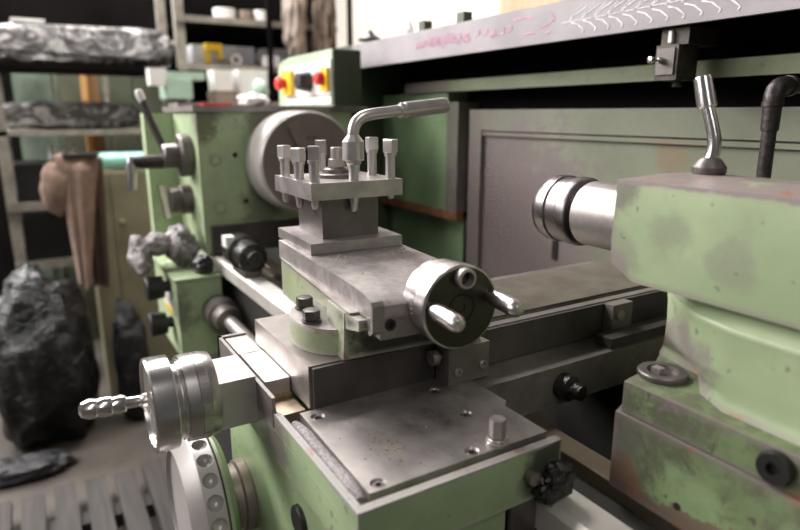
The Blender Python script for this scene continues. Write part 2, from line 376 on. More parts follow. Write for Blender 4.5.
def thing(name, loc, label, cat, group=None):
    o = bpy.data.objects.new(name, None); COL.objects.link(o); o.location = loc; o.empty_display_size = .05
    o['label'] = label; o['category'] = cat
    if group: o['group'] = group
    return o
def tag(o, label, cat, group=None, kind=None):
    o['label'] = label; o['category'] = cat
    if group: o['group'] = group
    if kind: o['kind'] = kind
    return o
def lab(o, label):
    o['label'] = label; return o
def again(o, loc, parent=None, rot=None):
    """another copy of a part (sharing its mesh) at world point loc"""
    c = o.copy(); COL.objects.link(c); p = parent or o.parent; c.parent = p
    r = p
    while r.parent is not None: r = r.parent
    c.location = Vector(loc) - r.location
    if rot is not None: c.rotation_euler = rot
    return c
def structure(o):
    o['kind'] = 'structure'; return o
def cut(o, cutter_b):
    """subtract a builder's solids from an object's mesh, for real recesses"""
    inv = Vector()
    r = o
    while r.parent is not None: r = r.parent
    if r is not o: inv = r.location
    for q in cutter_b.bm.verts: q.co = q.co - inv
    bmesh.ops.recalc_face_normals(cutter_b.bm, faces=cutter_b.bm.faces)
    for f in cutter_b.bm.faces: f.smooth = True
    me = bpy.data.meshes.new('cut'); cutter_b.bm.to_mesh(me); cutter_b.bm.free()
    c = bpy.data.objects.new('cut', me); COL.objects.link(c)
    par = o.parent; o.parent = None
    md = o.modifiers.new('b', 'BOOLEAN'); md.object = c; md.operation = 'DIFFERENCE'; md.solver = 'EXACT'
    dg = bpy.context.evaluated_depsgraph_get(); dg.update()
    new = bpy.data.meshes.new_from_object(o.evaluated_get(dg))
    o.modifiers.clear(); old = o.data; o.data = new; new.name = old.name
    bpy.data.meshes.remove(old); bpy.data.objects.remove(c); bpy.data.meshes.remove(me)
    o.parent = par
    new.set_sharp_from_angle(angle=math.radians(32))
    return o

# ---------------------------------------------------------------- camera
yaw, pit = math.radians(31), math.radians(13.95)
F = 608.
fw = Vector((-math.cos(yaw) * math.cos(pit), math.sin(yaw) * math.cos(pit), -math.sin(pit)))
rt = Vector((math.sin(yaw), math.cos(yaw), 0)); up = rt.cross(fw)
cam = bpy.data.cameras.new('camera'); co = bpy.data.objects.new('camera', cam); COL.objects.link(co)
co.matrix_world = Matrix(((rt.x, up.x, -fw.x, 0), (rt.y, up.y, -fw.y, 0), (rt.z, up.z, -fw.z, 1.2), (0, 0, 0, 1)))
cam.sensor_width = 36; cam.lens = F / 800 * 36
cam.clip_start = .02
cam.dof.use_dof = True; cam.dof.focus_distance = .62; cam.dof.aperture_fstop = 4.0
SC.camera = co

# ---------------------------------------------------------------- the room
structure(B().box(-4.9, 2.2, -4.0, 2.4, -.1, 0, 0).done('floor', 'floor'))
structure(B().box(-4.95, -4.75, -4.0, 2.4, 0, 3.6, 0).done('wall_back', 'wall_dark'))
structure(B().box(-4.75, 2.2, 2.2, 2.4, 0, 3.6, 0).done('wall_right', 'wall_cream'))

# ---------------------------------------------------------------- lathe bed
t = thing('lathe_bed', (-.9, .48, 0), 'long dark lathe bed with bright polished front way and lead screw', 'lathe bed')
XL, XR = -2.05, .42
b = B(); b.prism([(.335, .56), (.335, .885), (.415, .885), (.415, .80), (.375, .80), (.375, .56)], 'x', XL, XR, .003)
b.prism([(.60, .56), (.60, .885), (.68, .885), (.68, .56)], 'x', XL, XR, .003)
for x in (-1.15, -.75, -.35, .05): b.box(x, x + .05, .375, .60, .56, .74, .004)
b.box(XL, XR, .375, .60, .56, .60, 0)
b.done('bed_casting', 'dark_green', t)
lab(B().prism([(.316, .872), (.316, .896), (.322, .9), (.350, .9), (.353, .897), (.353, .872)], 'x', XL, XR, .0008).done('front_way', 'way', t), 'bright polished front way')
lab(B().prism([(.385, .885), (.3855, .899), (.3865, .9), (.410, .9), (.413, .897), (.413, .885)], 'x', -1.22, XR, .0008).done('inner_way', 'inner_way', t), 'narrow tan oiled inner way')
B().prism([(.61, .885), (.61, .9), (.67, .9), (.67, .885)], 'x', XL, XR, .001).done('rear_way', 'steel_dark', t)
B().cyl((-1.24, .3, .80), (.4, .3, .80), .013).done('lead_screw', 'steel', t)
B().cyl((-1.24, .3, .70), (.4, .3, .70), .010).done('feed_rod', 'steel_dark', t)
b = B(); b.lathe((-1.24, .3, .80), (1, 0, 0), [(0, 0), (0, .034), (.05, .034), (.055, .028), (.085, .026), (.088, .014), (.088, 0)], 32)
b.done('screw_collar', 'steel_dark', t)
for x0, x1 in ((-2.05, -1.35), (-.02, .42)):
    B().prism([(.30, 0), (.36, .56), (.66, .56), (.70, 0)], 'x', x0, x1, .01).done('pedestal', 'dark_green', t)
# bed stop clamped to the way beside the headstock
t2 = thing('bed_stop', (-1.13, .335, .9), 'black oily bed stop clamped on the polished way before the headstock', 'stop')
B().box(-1.175, -1.095, .318, .353, .9, .912, .002).done('shoe', 'steel_dark', t2)
B().lathe((-1.19, .335, .938), (1, 0, 0), [(0, 0), (0, .030), (.004, .033), (.05, .033), (.055, .028), (.10, .027), (.104, .016), (.118, .015), (.118, 0)], 32).done('barrel', 'grease', t2)
lab(B().box(-1.172, -1.142, .300, .3175, .951, .972, .003).done('clamp_block', 'white', t2), 'small pale clamp block')

# ---------------------------------------------------------------- headstock
t = thing('headstock', (-1.55, .48, .9), 'large green lathe headstock with black hubs and levers on its front', 'headstock')
b = B(); b.box(-1.64, -1.32, .303, .66, .905, 1.205, .006)
o = b.done('housing', 'head_green', t)
B().box(-1.60, -1.555, .238, .3035, .905, 1.202, .005).done('front_cover', 'head_green', t)
B().box(-1.64, -1.312, .296, .70, 1.205, 1.217, .002).done('lid', 'steel', t)
for (y, z, r) in ((.336, 1.105, .011), (.339, 1.003, .0135)):
    B().lathe((-1.32, y, z), (1, 0, 0), [(-.002, r * 1.35), (.001, r * 1.35), (.0014, r), (-.001, r * .9), (.003, r * .8), (.003, 0)], 24).done('plug', 'head_green', t)
for (y, z) in ((.379, 1.1144), (.397, 1.0137)):
    B().cyl((-1.321, y, z), (-1.3188, y, z), .0055, seg=16).done('hole', 'black', t)
b = B(); b.box(-1.3215, -1.306, .315, .62, .905, .965, .003); b.done('low_dark_slab', 'dark_iron', t)  # dark slab across the low part of the end face
# hubs and levers on the operator's face
h = B().lathe((-1.40, .303, 1.112), (0, -1, 0), [(0, 0), (0, .044), (.004, .046), (.022, .046), (.026, .042), (.027, .026), (.055, .026), (.058, .022), (.058, 0)], 36).done('speed_hub', 'steel_dark', t)
B().tube([(-1.405, .255, 1.12), (-1.43, .240, 1.165), (-1.455, .222, 1.235)], [.009, .008, .007]).done('lever_shaft', 'pipe', h)
B().lathe((-1.453, .223, 1.228), (-.3, -.22, .93), [(-.004, 0), (-.004, .007), (.006, .009), (.018, .009), (.024, .006), (.026, 0)], 18).done('lever_knob', 'white', h)
B().tube([(-1.405, .246, 1.10), (-1.41, .215, 1.100), (-1.415, .19, 1.10)], [.016, .015, .012]).done('cross_bar', 'pipe', h)
lab(B().lathe((-1.415, .184, 1.112), (0.05, -.06, -.98), [(0, 0), (0, .008), (.02, .011), (.07, .010), (.072, 0)], 16).done('crank_grip', 'chrome', h), 'small bright crank grip')
h = B().lathe((-1.43, .303, 1.012), (0, -1, 0), [(0, 0), (0, .033), (.022, .033), (.024, .028), (.045, .028), (.047, 0)], 30).done('feed_hub', 'steel_dark', t)
B().hull8([(-1.45, .246, .97), (-1.425, .246, .97), (-1.425, .256, .975), (-1.45, .256, .975), (-1.45, .236, 1.045), (-1.43, .236, 1.045), (-1.43, .248, 1.045), (-1.45, .248, 1.045)], .003).done('feed_lever', 'chrome', h)
# feed gearbox under the headstock
t = thing('feed_gearbox', (-1.45, .27, .70), 'small green feed gearbox under the headstock with two black knobs', 'gearbox')
B().box(-1.50, -1.25, .222, .313, .70, .868, .006).done('housing', 'head_green', t)
B().box(-1.50, -1.245, .218, .313, .868, .8745, .002).done('cover_plate', 'head_green', t)
for (x, z) in ((-1.33, .842), (-1.33, .762)):
    k = B().lathe((x, .222, z), (0, -1, 0), [(0, 0), (0, .012), (.012, .012), (.013, .024), (.045, .026), (.048, .022), (.048, 0)], 24).done('knob', 'black', t)
B().box(-1.40, -1.29, .2195, .2225, .785, .822, .0005).done('data_plate', 'panel_white', t)
B().box(-1.38, -1.30, .2185, .2196, .785, .797, 0).done('yellow_strip', 'yellow', t)

# chuck on the spindle
t = thing('lathe_chuck', (-1.318, .498, 1.1), 'round dark lathe chuck with bright rim on the headstock spindle', 'chuck')
B().lathe((-1.3185, .498, 1.1), (1, 0, 0), [(0, 0), (0, .09), (.018, .092), (.02, .103), (.03, .107), (.122, .107), (.128, .103), (.128, .099)], 64).done('rim', 'rim', t)
b = B().lathe((-1.2945, .498, 1.1), (1, 0, 0), [(.10, .1005), (.1045, .1005), (.1045, .055), (.1025, .054), (.1025, .050), (.1045, .049), (.1045, .03), (.09, .028), (.02, .027), (.02, 0)], 64)
b.done('face', 'chuck_face', t)
for k in range(3):
    a = math.radians(90 + 120 * k + 25)
    T = Matrix.Translation((-1.190, .498, 1.1)) @ Matrix.Rotation(a, 4, 'X')
    B(T).hull8([(-.001, .035, -.012), (.012, .035, -.012), (.012, .035, .012), (-.001, .035, .012), (-.001, .088, -.012), (.008, .088, -.012), (.008, .088, .012), (-.001, .088, .012)], .001).done('jaw', 'chuck_face', t)

# control box on top of the headstock
t = thing('control_box', (-1.45, .66, 1.217), 'pale green electric control box with yellow and red emergency buttons', 'control box')
b = B()
poly = [(1.2172, -1.635), (1.30, -1.635), (1.322, -1.628), (1.334, -1.60), (1.340, -1.55), (1.340, -1.2905), (1.2172, -1.2905)]
b.prism(poly, 'y', .60, .665, .008, 3)
b.done('case', 'box_green', t)
B().box(-1.2905, -1.284, .600, .668, 1.2180, 1.338, .002).done('dark_side', 'post_green', t)  # dark green plate over the end of the pale case
B().box(-1.575, -1.292, .596, .606, 1.222, 1.318, .001).done('panel', 'panel_white', t)
B().box(-1.575, -1.292, .5955, .597, 1.240, 1.2425, 0).done('panel_seam', 'steel_dark', t)
k = B().box(-1.570, -1.512, .585, .596, 1.247, 1.305, .002).done('emergency_stop', 'yellow', t)
B().lathe((-1.551, .585, 1.276), (0, -1, 0), [(0, 0), (0, .012), (.010, .012), (.011, .017), (.020, .0165), (.023, .012), (.023, 0)], 24).done('mushroom_button', 'red', k)
B().lathe((-1.415, .596, 1.275), (0, -1, 0), [(0, 0), (0, .024), (.012, .023), (.03, .019), (.032, 0)], 24).done('selector_switch', 'black', t)
k = B().box(-1.335, -1.297, .588, .596, 1.25, 1.30, .002).done('stop_plate', 'yellow', t)
B().lathe((-1.322, .588, 1.278), (0, -1, 0), [(0, 0), (0, .015), (.014, .0145), (.017, .010), (.017, 0)], 24).done('stop_button', 'red', k)

# ---------------------------------------------------------------- carriage (saddle + apron)
t = thing('carriage', (-.5, .25, .60), 'green lathe carriage with steel top plate, trough and holed handwheel', 'carriage')
b = B()
b.box(-.655, -.312, .1549, .3395, .9006, .930, .0006)
b.box(-.472, -.3192, .155, .161, .9301, .9455, .0006)       # rim, operator side
b.box(-.319, -.312, .155, .3395, .9301, .9455, .0006)      # rim, tailstock end
b.done('trough_rim', 'apron_rim', t)
b = B()
b.box(-.655, -.476, .155, .1585, .929, .9585, .0006)      # rail beside the dovetail
b.box(-.655, -.649, .155, .186, .929, .9585, .0006)
b.box(-.655, -.46, .20, .34, .929, .9445, 0)
b.box(-.66, -.42, .3395, .70, .9005, .9445, .003)          # bridge over the bed
b.done('saddle', 'cast', t)
B().box(-.589, -.511, .161, .185, .9295, .9585, .0008).done('dovetail_cover', 'bright', t)
lab(B().box(-.645, -.593, .161, .185, .9295, .9575, .0008).done('end_cover', 'bright', t), 'bright square end cover')
lab(B().box(-.5105, -.4725, .161, .1845, .9295, .9415, .0006).done('brass_wiper', 'inner_way', t), 'tan wiper plate')
lab(B().box(-.5108, -.506, .161, .185, .9415, .9440, .0008).done('swarf_line', 'brass', t), 'golden line of swarf')
# cover plate with notch
b = B(); b.prism([(-.4602, .1745), (-.3265, .1715), (-.3265, .3375), (-.379, .3375), (-.386, .345), (-.4602, .345)], 'z', .931, .9462, .0005)
plate = b.done('top_plate', 'steel_plate', t)
c = B()
HOLES = [(-.4467, .1855), (-.3345, .183), (-.3847, .2983), (-.3342, .266), (-.4363, .3007)]
for x, y in HOLES: c.lathe((x, y, .9385), (0, 0, 1), [(0, 0), (0, .0048), (.0058, .0048), (.0078, .0062), (.012, .0062), (.012, 0)], 24)
cut(plate, c)
first = None
for x, y in HOLES:
    if first is None:
        b = B(); b.lathe((0, 0, 0), (0, 0, 1), [(0, 0), (0, .0044), (.0038, .0044), (.0042, .0038), (.0042, .0024), (.0012, .0023), (.0012, 0)], 20)
        first = b.done('cap_screw', 'steel_dark', t, org=(0, 0, 0), loc=(x, y, .9408))
    else: again(first, (x, y, .9408))
s_ = B(); s_.lathe((-.3335, .2905, .946), (0, 0, 1), [(0, 0), (0, .0098), (.0025, .0098), (.0032, .0088), (.0045, .0085), (.0055, .0078), (.0055, 0)], 28)
s_.ngon((-.3335, .2905, .951), (0, 0, 1), .0175, .0068, 6, .3, .0012)
lab(s_.done('hex_bolt', 'steel', t), 'tall hexagon bolt on a washer')
# grit in the trough
b = B(); b.tube([(-.456, .1680, .938), (-.43, .1678, .9395), (-.39, .1677, .939), (-.35, .1674, .9398), (-.332, .167, .937)], [.0045, .0066, .0063, .0066, .0055], 14, 14)
o = b.done('trough_grit', 'dust', t); o['kind'] = 'stuff'; o['label'] = 'ridge of grey grit in the trough'
# apron
b = B(); b.box(-.64, -.315, .158, .286, .62, .9003, .003)
b.done('apron', 'apron_green', t)
lab(B().lathe((-.425, .158, .868), (0, -1, 0), [(0, 0), (0, .0135), (.0035, .0135), (.0045, .012), (.0045, 0)], 32).done('plug', 'black', t), 'round black plug')
# bearing block of the cross feed screw
B().box(-.580, -.519, .120, .1548, .917, .963, .001).done('bearing_block', 'bright', t)
# pocket at the tailstock end: bare dark metal, boss and greasy fitting
B().box(-.3155, -.3115, .289, .315, .82, .9003, .001).done('end_bracket', 'steel_dark', t)
B().lathe((-.3115, .3055, .9245), (1, 0, 0), [(0, 0), (0, .006), (.008, .006), (.0085, .004), (.0085, 0)], 20).done('stud', 'steel_dark', t)
g = B(); g.blob((-.301, .328, .922), (.010, .014, .012), 24, 14, .35, 2.5, 3, .9006); g.blob((-.303, .318, .910), (.009, .012, .010), 20, 12, .35, 2.5, 5, .9006)
g.box(-.3115, -.297, .317, .340, .904, .915, .002)
lab(g.done('way_wiper', 'grease', t), 'greasy black way wiper')
# stop block with socket screws at the cross slide's side
b = B(); b.box(-.4585, -.437, .3165, .3655, .9465, .9835, .001); k = b.done('stop_block', 'cast', t)
for y, z in ((.327, .9595), (.357, .961)):
    B().lathe((-.437, y, z), (1, 0, 0), [(0, 0), (0, .0045), (.0025, .0045), (.003, .004), (.003, .0022), (.001, .002), (.001, 0)], 18).done('socket_screw', 'steel', k)
B().lathe((-.452, .3165, .972), (0, -1, 0), [(0, 0), (0, .0035), (.004, .0035), (.004, .0075), (.011, .0075), (.0115, .006), (.0115, 0)], 22).done('thumb_screw', 'steel', k)
k = B().box(-.4598, -.447, .556, .590, .9446, .9850, .0015).done('rear_stop', 'cast', t)
B().lathe((-.447, .568, .972), (1, 0, 0), [(0, 0), (0, .006), (.003, .006), (.0035, .003), (.0035, 0)], 18).done('socket_screw', 'steel', k)
B().box(-.4470, -.425, .53, .690, .9446, .9560, .003).done('rear_bridge_bar', 'dark_iron', t)
B().lathe((-.42, .452, .9222), (1, .1, 0), [(0, 0), (0, .014), (.012, .014), (.014, .009), (.026, .008), (.027, 0)], 24).done('oil_fitting', 'grease', t)
# holed handwheel
WX, WZ, WR = -.585, .80, .082
w = B().lathe((WX, .1205, WZ), (0, -1, 0), [(0, 0), (0, WR - .006), (.002, WR - .001), (.003, WR), (.0205, WR), (.022, WR - .001), (.0335, WR - .015), (.034, WR - .017), (.030, WR - .019), (.028, 0)], 96).done('handwheel', 'rim', t)
c = B()
for k in range(24):
    a = 2 * PI * k / 24 + .07
    c.blob((WX + math.cos(a) * (WR + .0010), .1205 - .0115, WZ + math.sin(a) * (WR + .0010)), (.0078,) * 3, 20, 12, 0)
cut(w, c)
B().lathe((WX, .1207, WZ), (0, 1, 0), [(0, 0), (0, .079), (.003, .079), (.010, .070), (.013, .045), (.013, 0)], 64).done('web', 'apron_green', w)
B().lathe((WX, .158, WZ), (0, -1, 0), [(0, 0), (0, .037), (.002, .038), (.010, .038), (.012, .035), (.032, .034), (.032, 0)], 48).done('hub', 'chuck_face', w)

# ---------------------------------------------------------------- cross slide
t = thing('cross_slide', (-.54, .40, .945), 'long grey cross slide running toward the guard, with graduated feed drum', 'cross slide')
b = B(); b.box(-.6145, -.4655, .186, .345, .945, .985, .001); b.prism([(.945, -.6145), (.985, -.6145), (.985, -.603), (.979, -.603), (.979, -.599), (.985, -.599), (.985, -.4815), (.975, -.4815), (.975, -.4755), (.985, -.4755), (.985, -.4655), (.945, -.4655)], 'y', .345, .705, .0004)
b.done('slide_body', 'cast', t)
lab(B().box(-.4645, -.4605, .1885, .3155, .9455, .984, .0007).done('gib_strip', 'dark_iron', t), 'dark gib strip')  # material darkened so the slide's end face stays shaded
B().box(-.4645, -.4605, .3675, .70, .9455, .984, .0007).done('gib_strip', 'dark_iron', t)
lab(B().box(-.598, -.4825, .352, .70, .985, .9875, .0006).done('way_cover', 'tan', t), 'tan flat rear cover')
b = B(); DX, DZ = -.546, .945
b.lathe((DX, .1199, DZ), (0, -1, 0), [(0, 0), (0, .0385), (.004, .0395), (.008, .040), (.0085, .0405), (.0165, .0405), (.0168, .0398), (.0174, .0398), (.0177, .0405), (.0275, .0400), (.028, .038)], 72)
h = b.done('dial_sleeve', 'dial', t)
gr = B()
for k in range(60):
    a = 2 * PI * k / 60
    T = Matrix.Translation((DX, .1065, DZ)) @ Matrix.Rotation(a, 4, 'Y')
    ln = .010 if k % 5 == 0 else .006
    gr2 = B(T); gr2.box(-.0002, .0002, .0045 - ln * .7, .0045, .0402, .04065, 0)
    tmp = bpy.data.meshes.new('x'); gr2.bm.to_mesh(tmp); gr.bm.from_mesh(tmp); gr2.bm.free(); bpy.data.meshes.remove(tmp)
gr.done('graduations', 'tick', h)
h = B().lathe((DX, .0919, DZ), (0, -1, 0), [(0, 0), (0, .0375), (.003, .0375), (.004, .0360), (.007, .0360), (.0085, .0425), (.0095, .0430), (.027, .0430), (.0285, .0420), (.0285, .0375), (.0265, .037), (.0265, 0)], 72).done('feed_handwheel', 'chrome', t)
p = B().lathe((DX, .0625, DZ + .006), (0, -1, .07), [(0, 0), (0, .0065), (.004, .0065), (.005, .005), (.016, .0052), (.017, .0072), (.022, .0085), (.028, .0072), (.029, .0088), (.035, .0092), (.040, .0075), (.041, .0088), (.046, .009), (.052, .0065), (.054, .003), (.054, 0)], 28).done('crank_grip', 'chrome', h)

# ---------------------------------------------------------------- compound slide
AN = math.radians(-3.6)
CP = Matrix.Translation((-.58, .30, 0)) @ Matrix.Rotation(AN, 4, 'Z')
t = thing('compound_slide', (-.58, .30, .985), 'compound slide on green swivel base with a two-handled round wheel', 'compound slide')
b = B(CP); b.box(-.108, .105, -.060, .064, .9852, 1.031, .002)
b.hull8([(.080, -.0738, .9852), (.1225, -.0738, .9852), (.1225, .07, .9852), (.080, .07, .9852), (.080, -.0722, 1.0298), (.1225, -.0722, 1.0298), (.1225, .064, 1.0298), (.080, .064, 1.0298)], .0016)
b.done('swivel_base', 'swivel_green', t)
def flange(k, x1): return [(.012, -.0605)] + [(.062 + .049 * k * math.cos(math.radians(q)), -.0640 + .037 * k * math.sin(math.radians(q))) for q in range(182, 354, 8)] + [(x1, -.0605)]
b = B(CP); b.prism(flange(1, .111), 'z', .9853, 1.0085, .001)
fl = b.done('clamp_flange', 'swivel_green', t)
b = B(CP); b.prism(flange(.985, .108), 'z', 1.0085, 1.0098, .0004)
b.done('flange_top', 'steel', fl)
for (u, v) in ((.034, -.0790), (.076, -.0865)):
    b = B(CP); b.lathe((u, v, 1.0098), (0, 0, 1), [(0, 0), (0, .0098), (.002, .0098), (.002, 0)], 24)
    b.ngon((u, v, 1.0118), (0, 0, 1), .0105, .0085, 6, .5, .001); b.done('hex_nut', 'steel_dark', t)
# top slide: deep body with a sloping nose
b = B(CP)
b.prism([(1.0302, -.108), (1.0525, -.108), (1.0525, .118), (1.0515, .140), (1.048, .156), (1.044, .1615), (1.033, .1615), (1.0302, .130)], 'y', -.062, .058, .0012)
top = b.done('top_slide', 'rough_cast', t)
b = B(CP); b.prism([(1.048, .1595), (1.045, .1625), (1.022, .1625), (1.018, .156), (1.024, .150), (1.033, .150), (1.034, .1585)], 'y', -.0632, -.052, .001)
b.box(.1360, .1612, -.055, .055, 1.014, 1.0335, .0015)
br = b.done('end_bracket', 'cast', t)
B(CP).hull8([(.1226, -.0715, 1.0150), (.149, -.0700, 1.0205), (.149, .05, 1.0205), (.1226, .05, 1.0165), (.1226, -.0715, 1.0298), (.149, -.0700, 1.0302), (.149, .05, 1.0302), (.1226, .05, 1.0298)], .001).done('bracket_lug', 'swivel_green', br)
for v in (-.046, .046):
    b = B(CP); b.lathe((.1612, v, 1.0268), (1, 0, 0), [(0, 0), (0, .0052), (.0012, .0052), (.0014, .0040), (.0012, .0030), (-.002, .0028), (-.002, 0)], 20); b.done('socket_screw', 'black', br)
b = B(CP); b.hull8([(-.098, -.0632, 1.0303), (.132, -.0712, 1.0303), (.132, -.060, 1.0303), (-.098, -.060, 1.0303), (-.098, -.0632, 1.0322), (.132, -.0712, 1.0322), (.132, -.060, 1.0322), (-.098, -.060, 1.0322)], .0004); b.done('gib_edge', 'steel', top)
# handwheel
HU, HV, HZ = .1515, .004, 1.0435
b = B(CP); b.lathe((HU, HV, HZ), (1, 0, 0), [(0, 0), (0, .030), (.002, .034), (.0215, .0350), (.0223, .0342), (.0235, .0342)], 72); dl = b.done('dial_sleeve', 'dial', t)
gr = B()
for k in range(50):
    a = 2 * PI * k / 50; ln = .008 if k % 5 == 0 else .005
    g2 = B(CP @ Matrix.Translation((HU, HV, HZ)) @ Matrix.Rotation(a, 4, 'X')); g2.box(.0205 - ln * .7, .0205, -.0002, .0002, .0346, .0352, 0)
    tmp = bpy.data.meshes.new('x'); g2.bm.to_mesh(tmp); gr.bm.from_mesh(tmp); g2.bm.free(); bpy.data.meshes.remove(tmp)
gr.done('graduations', 'tick', dl)
b = B(CP); b.lathe((HU + .0232, HV, HZ), (1, 0, 0), [(0, 0), (0, .0352), (.001, .0362), (.0085, .0362), (.0093, .0364), (.017, .0366), (.0185, .0355), (.0187, .0345)], 72); wh = b.done('handwheel', 'dial', t)
b = B(CP); b.lathe((HU + .0232, HV, HZ), (1, 0, 0), [(.0184, .0348), (.0188, .0345), (.0186, .013), (.0176, .0125), (.0176, .0115), (.0186, .011), (.0186, .004), (.0176, .0035), (.0176, 0)], 64)
lab(b.done('face', 'face_dark', wh), 'dark oily wheel face')
FX = HU + .0232 + .0186
for k, (dv, dz) in enumerate(((-.0270, .0030), (.0290, .0065))):
    b = B(CP); b.lathe((FX, HV + dv, HZ + dz), (1, 0, -.04), [(-.001, 0), (-.001, .0055), (.003, .0060), (.008, .0074), (.032, .0076), (.037, .0068), (.040, .0045), (.041, 0)], 28); b.done('handle', 'satin', wh)
b = B(CP); b.lathe((FX - .001, HV + .001, HZ + .0262), (1, 0, 0), [(0, .0086), (.0075, .0088), (.0085, .008), (.0085, .0062), (.001, .006), (.001, 0)], 28); b.done('socket_boss', 'steel', wh)

# ---------------------------------------------------------------- tool post
TC = (-.648, .3035)
def tp(deg): return Matrix.Translation((*TC, 0)) @ Matrix.Rotation(math.radians(deg), 4, 'Z')
TP = tp(-.5)
t = thing('tool_post', (*TC, 1.0528), 'square four-way steel tool post bristling with square-headed clamp bolts', 'tool post')
b = B(tp(-2.5)); b.box(-.0570, .0570, -.0555, .0555, 1.0529, 1.0648, .0009); b.done('base_plate', 'steel', t)
b = B(tp(-2)); b.box(-.0385, .0375, -.0345, .0345, 1.0647, 1.1115, .0008); b.done('block', 'steel_dark', t)
b = B(TP); b.box(-.0565, .0565, -.0555, .0555, 1.111, 1.129, .0009); b.done('top_plate', 'steel', t)
b = B(TP); b.lathe((0, 0, 1.129), (0, 0, 1), [(0, 0), (0, .025), (.004, .025), (.005, .023), (.005, .016), (.009, .0155), (.011, .013), (.011, 0)], 40); b.done('centre_washer', 'steel_dark', t)
b = B(TP); b.lathe((0, 0, 1.14), (0, 0, 1), [(0, 0), (0, .0065), (.022, .0065), (.023, .0057), (.023, 0)], 24); b.ngon((0, 0, 1.140), (0, 0, 1), .010, .0105, 6); b.done('centre_stud', 'steel', t)
first = None
for i, (u, v) in enumerate(((-1, -1), (0, -1), (1, -1), (1, 0), (1, 1), (0, 1), (-1, 1), (-1, 0))):
    w = TP @ Vector((u * .0445, v * .0465, 1.129)); dz = (-.003, -.004, .000, -.006, .005, .006, .001, .002)[i]
    if first is None:
        b = B(); b.lathe((0, 0, -.0285), (0, 0, 1), [(0, 0), (0, .003), (.003, .0042), (.0105, .0044), (.0105, .0055), (.0285 + .020, .0055), (.0285 + .0202, .0068), (.0285 + .0235, .0070), (.0285 + .0237, 0)], 22)
        b.ngon((0, 0, .0235), (0, 0, 1), .0150, .0084, 4, PI / 4 + .25, .0008)
        first = b.done('clamp_bolt', 'bright', t, org=(0, 0, 0), loc=(w.x, w.y, w.z + dz))
    else: again(first, (w.x, w.y, w.z + dz), rot=(0, 0, (0, .3, .9, 0, .2, 1.2, .5, .7)[i]))
# wrench on the middle bolt
wb = TP @ Vector((.0445, 0, 0))
t = thing('tool_post_wrench', (wb.x, wb.y, 1.150), 'bent chrome socket wrench standing on a tool post bolt', 'wrench')
o = B().lathe((wb.x, wb.y, 1.1505), (0, 0, 1), [(.020, 0), (.020, .0088), (0, .0088), (0, .0112), (.001, .0120), (.0205, .0120), (.026, .0075), (.028, .006), (.028, 0)], 32).done('socket', 'bright', t)
B().tube([(wb.x, wb.y, 1.175), (wb.x, wb.y + .001, 1.184), (wb.x + .001, wb.y + .006, 1.1935), (wb.x + .003, wb.y + .018, 1.1990), (wb.x + .006, wb.y + .045, 1.2025), (wb.x + .009, wb.y + .072, 1.2055)], .0064, 16, 8).done('arm', 'bright', t)
B().lathe((wb.x + .0065, wb.y + .055, 1.2035), (.10, 1, .11), [(0, .005), (0, .0082), (.003, .0088), (.006, .0080), (.007, .0088), (.056, .0088), (.060, .0078), (.061, 0)], 28).done('grip_sleeve', 'bright', t)

# ---------------------------------------------------------------- tailstock
t = thing('tailstock', (-.16, .50, .9), 'big worn pale green tailstock with steel quill at the right', 'tailstock')
b = B()
secs = [(-.328, 1.081), (-.305, 1.0695), (-.04, 1.0680)]
# upper body: lofted block, its lower left corner cut back, roof slightly domed
prof = lambda zb: [(.400, zb), (.398, 1.10), (.400, 1.1495), (.45, 1.1515), (.50, 1.1505), (.56, 1.135), (.60, 1.11), (.60, zb)]
rings = []
for x, zb in secs: rings.append([b.bm.verts.new((x, y, z)) for y, z in prof(zb)])
n = len(rings[0])
fs = [b.bm.faces.new(rings[0]), b.bm.faces.new(rings[-1][::-1])]
for a, c in zip(rings, rings[1:]):
    for i in range(n): fs.append(b.bm.faces.new((a[i], c[i], c[(i + 1) % n], a[(i + 1) % n])))
b._bev(fs, .0022, 3)
b.done('body', 'tail_green', t)
b = B()
pa = [(-.307, .59), (-.307, .452), (-.284, .432), (-.255, .414), (-.22, .404), (-.04, .398), (-.04, .59)]
pb = [(-.312, .59), (-.312, .458), (-.268, .4475), (-.246, .418), (-.22, .404), (-.04, .398), (-.04, .59)]
pl = pa
def lowring(z, off):
    k = max(0., min(1., (z - .9990) / .018)); k = k * k * (3 - 2 * k); r_ = []
    for i, (A, B_) in enumerate(zip(pa, pb)):
        x, y = A[0] * k + B_[0] * (1 - k), A[1] * k + B_[1] * (1 - k)
        r_.append(b.bm.verts.new((x - (off if i < 2 else off * .4), y - (off if 1 < i < 6 else 0), z)))
    return r_
rings = [lowring(z, o_) for z, o_ in ((.9935, .003), (.9995, .001), (1.004, .000), (1.012, .000), (1.02, .0), (1.03, .000), (1.046, .001), (1.0505, .002), (1.0535, .002), (1.0555, .0008), (1.0570, -.002), (1.0678, -.010))]
for a, c in zip(rings, rings[1:]):
    for i in range(len(pl)): b.bm.faces.new((a[i], a[(i + 1) % len(pl)], c[(i + 1) % len(pl)], c[i]))
b.bm.faces.new(rings[0][::-1]); b.bm.faces.new(rings[-1])
b.done('lower_body', 'tail_green', t, 40)
b = B(); b.prism([(-.292, .384), (-.04, .384), (-.04, .62), (-.32, .62), (-.32, .47), (-.30, .43)], 'z', .968, .9935, .0018, 3)
b.prism([(-.2945, .380), (-.04, .380), (-.04, .62), (-.325, .62), (-.325, .46)], 'z', .9005, .9672, .0015)
b.done('base', 'base_green', t)
w = B().lathe((-.2825, .4185, .9935), (0, 0, 1), [(0, 0), (0, .0185), (.001, .0195), (.004, .0195), (.005, .0185), (.005, .0125), (.0015, .0115), (.0015, 0)], 40).done('clamp_washer', 'steel_dark', t)
B().box(-.2895, -.2815, .4125, .4195, .9948, 1.0005, .001).done('key', 'steel', w)
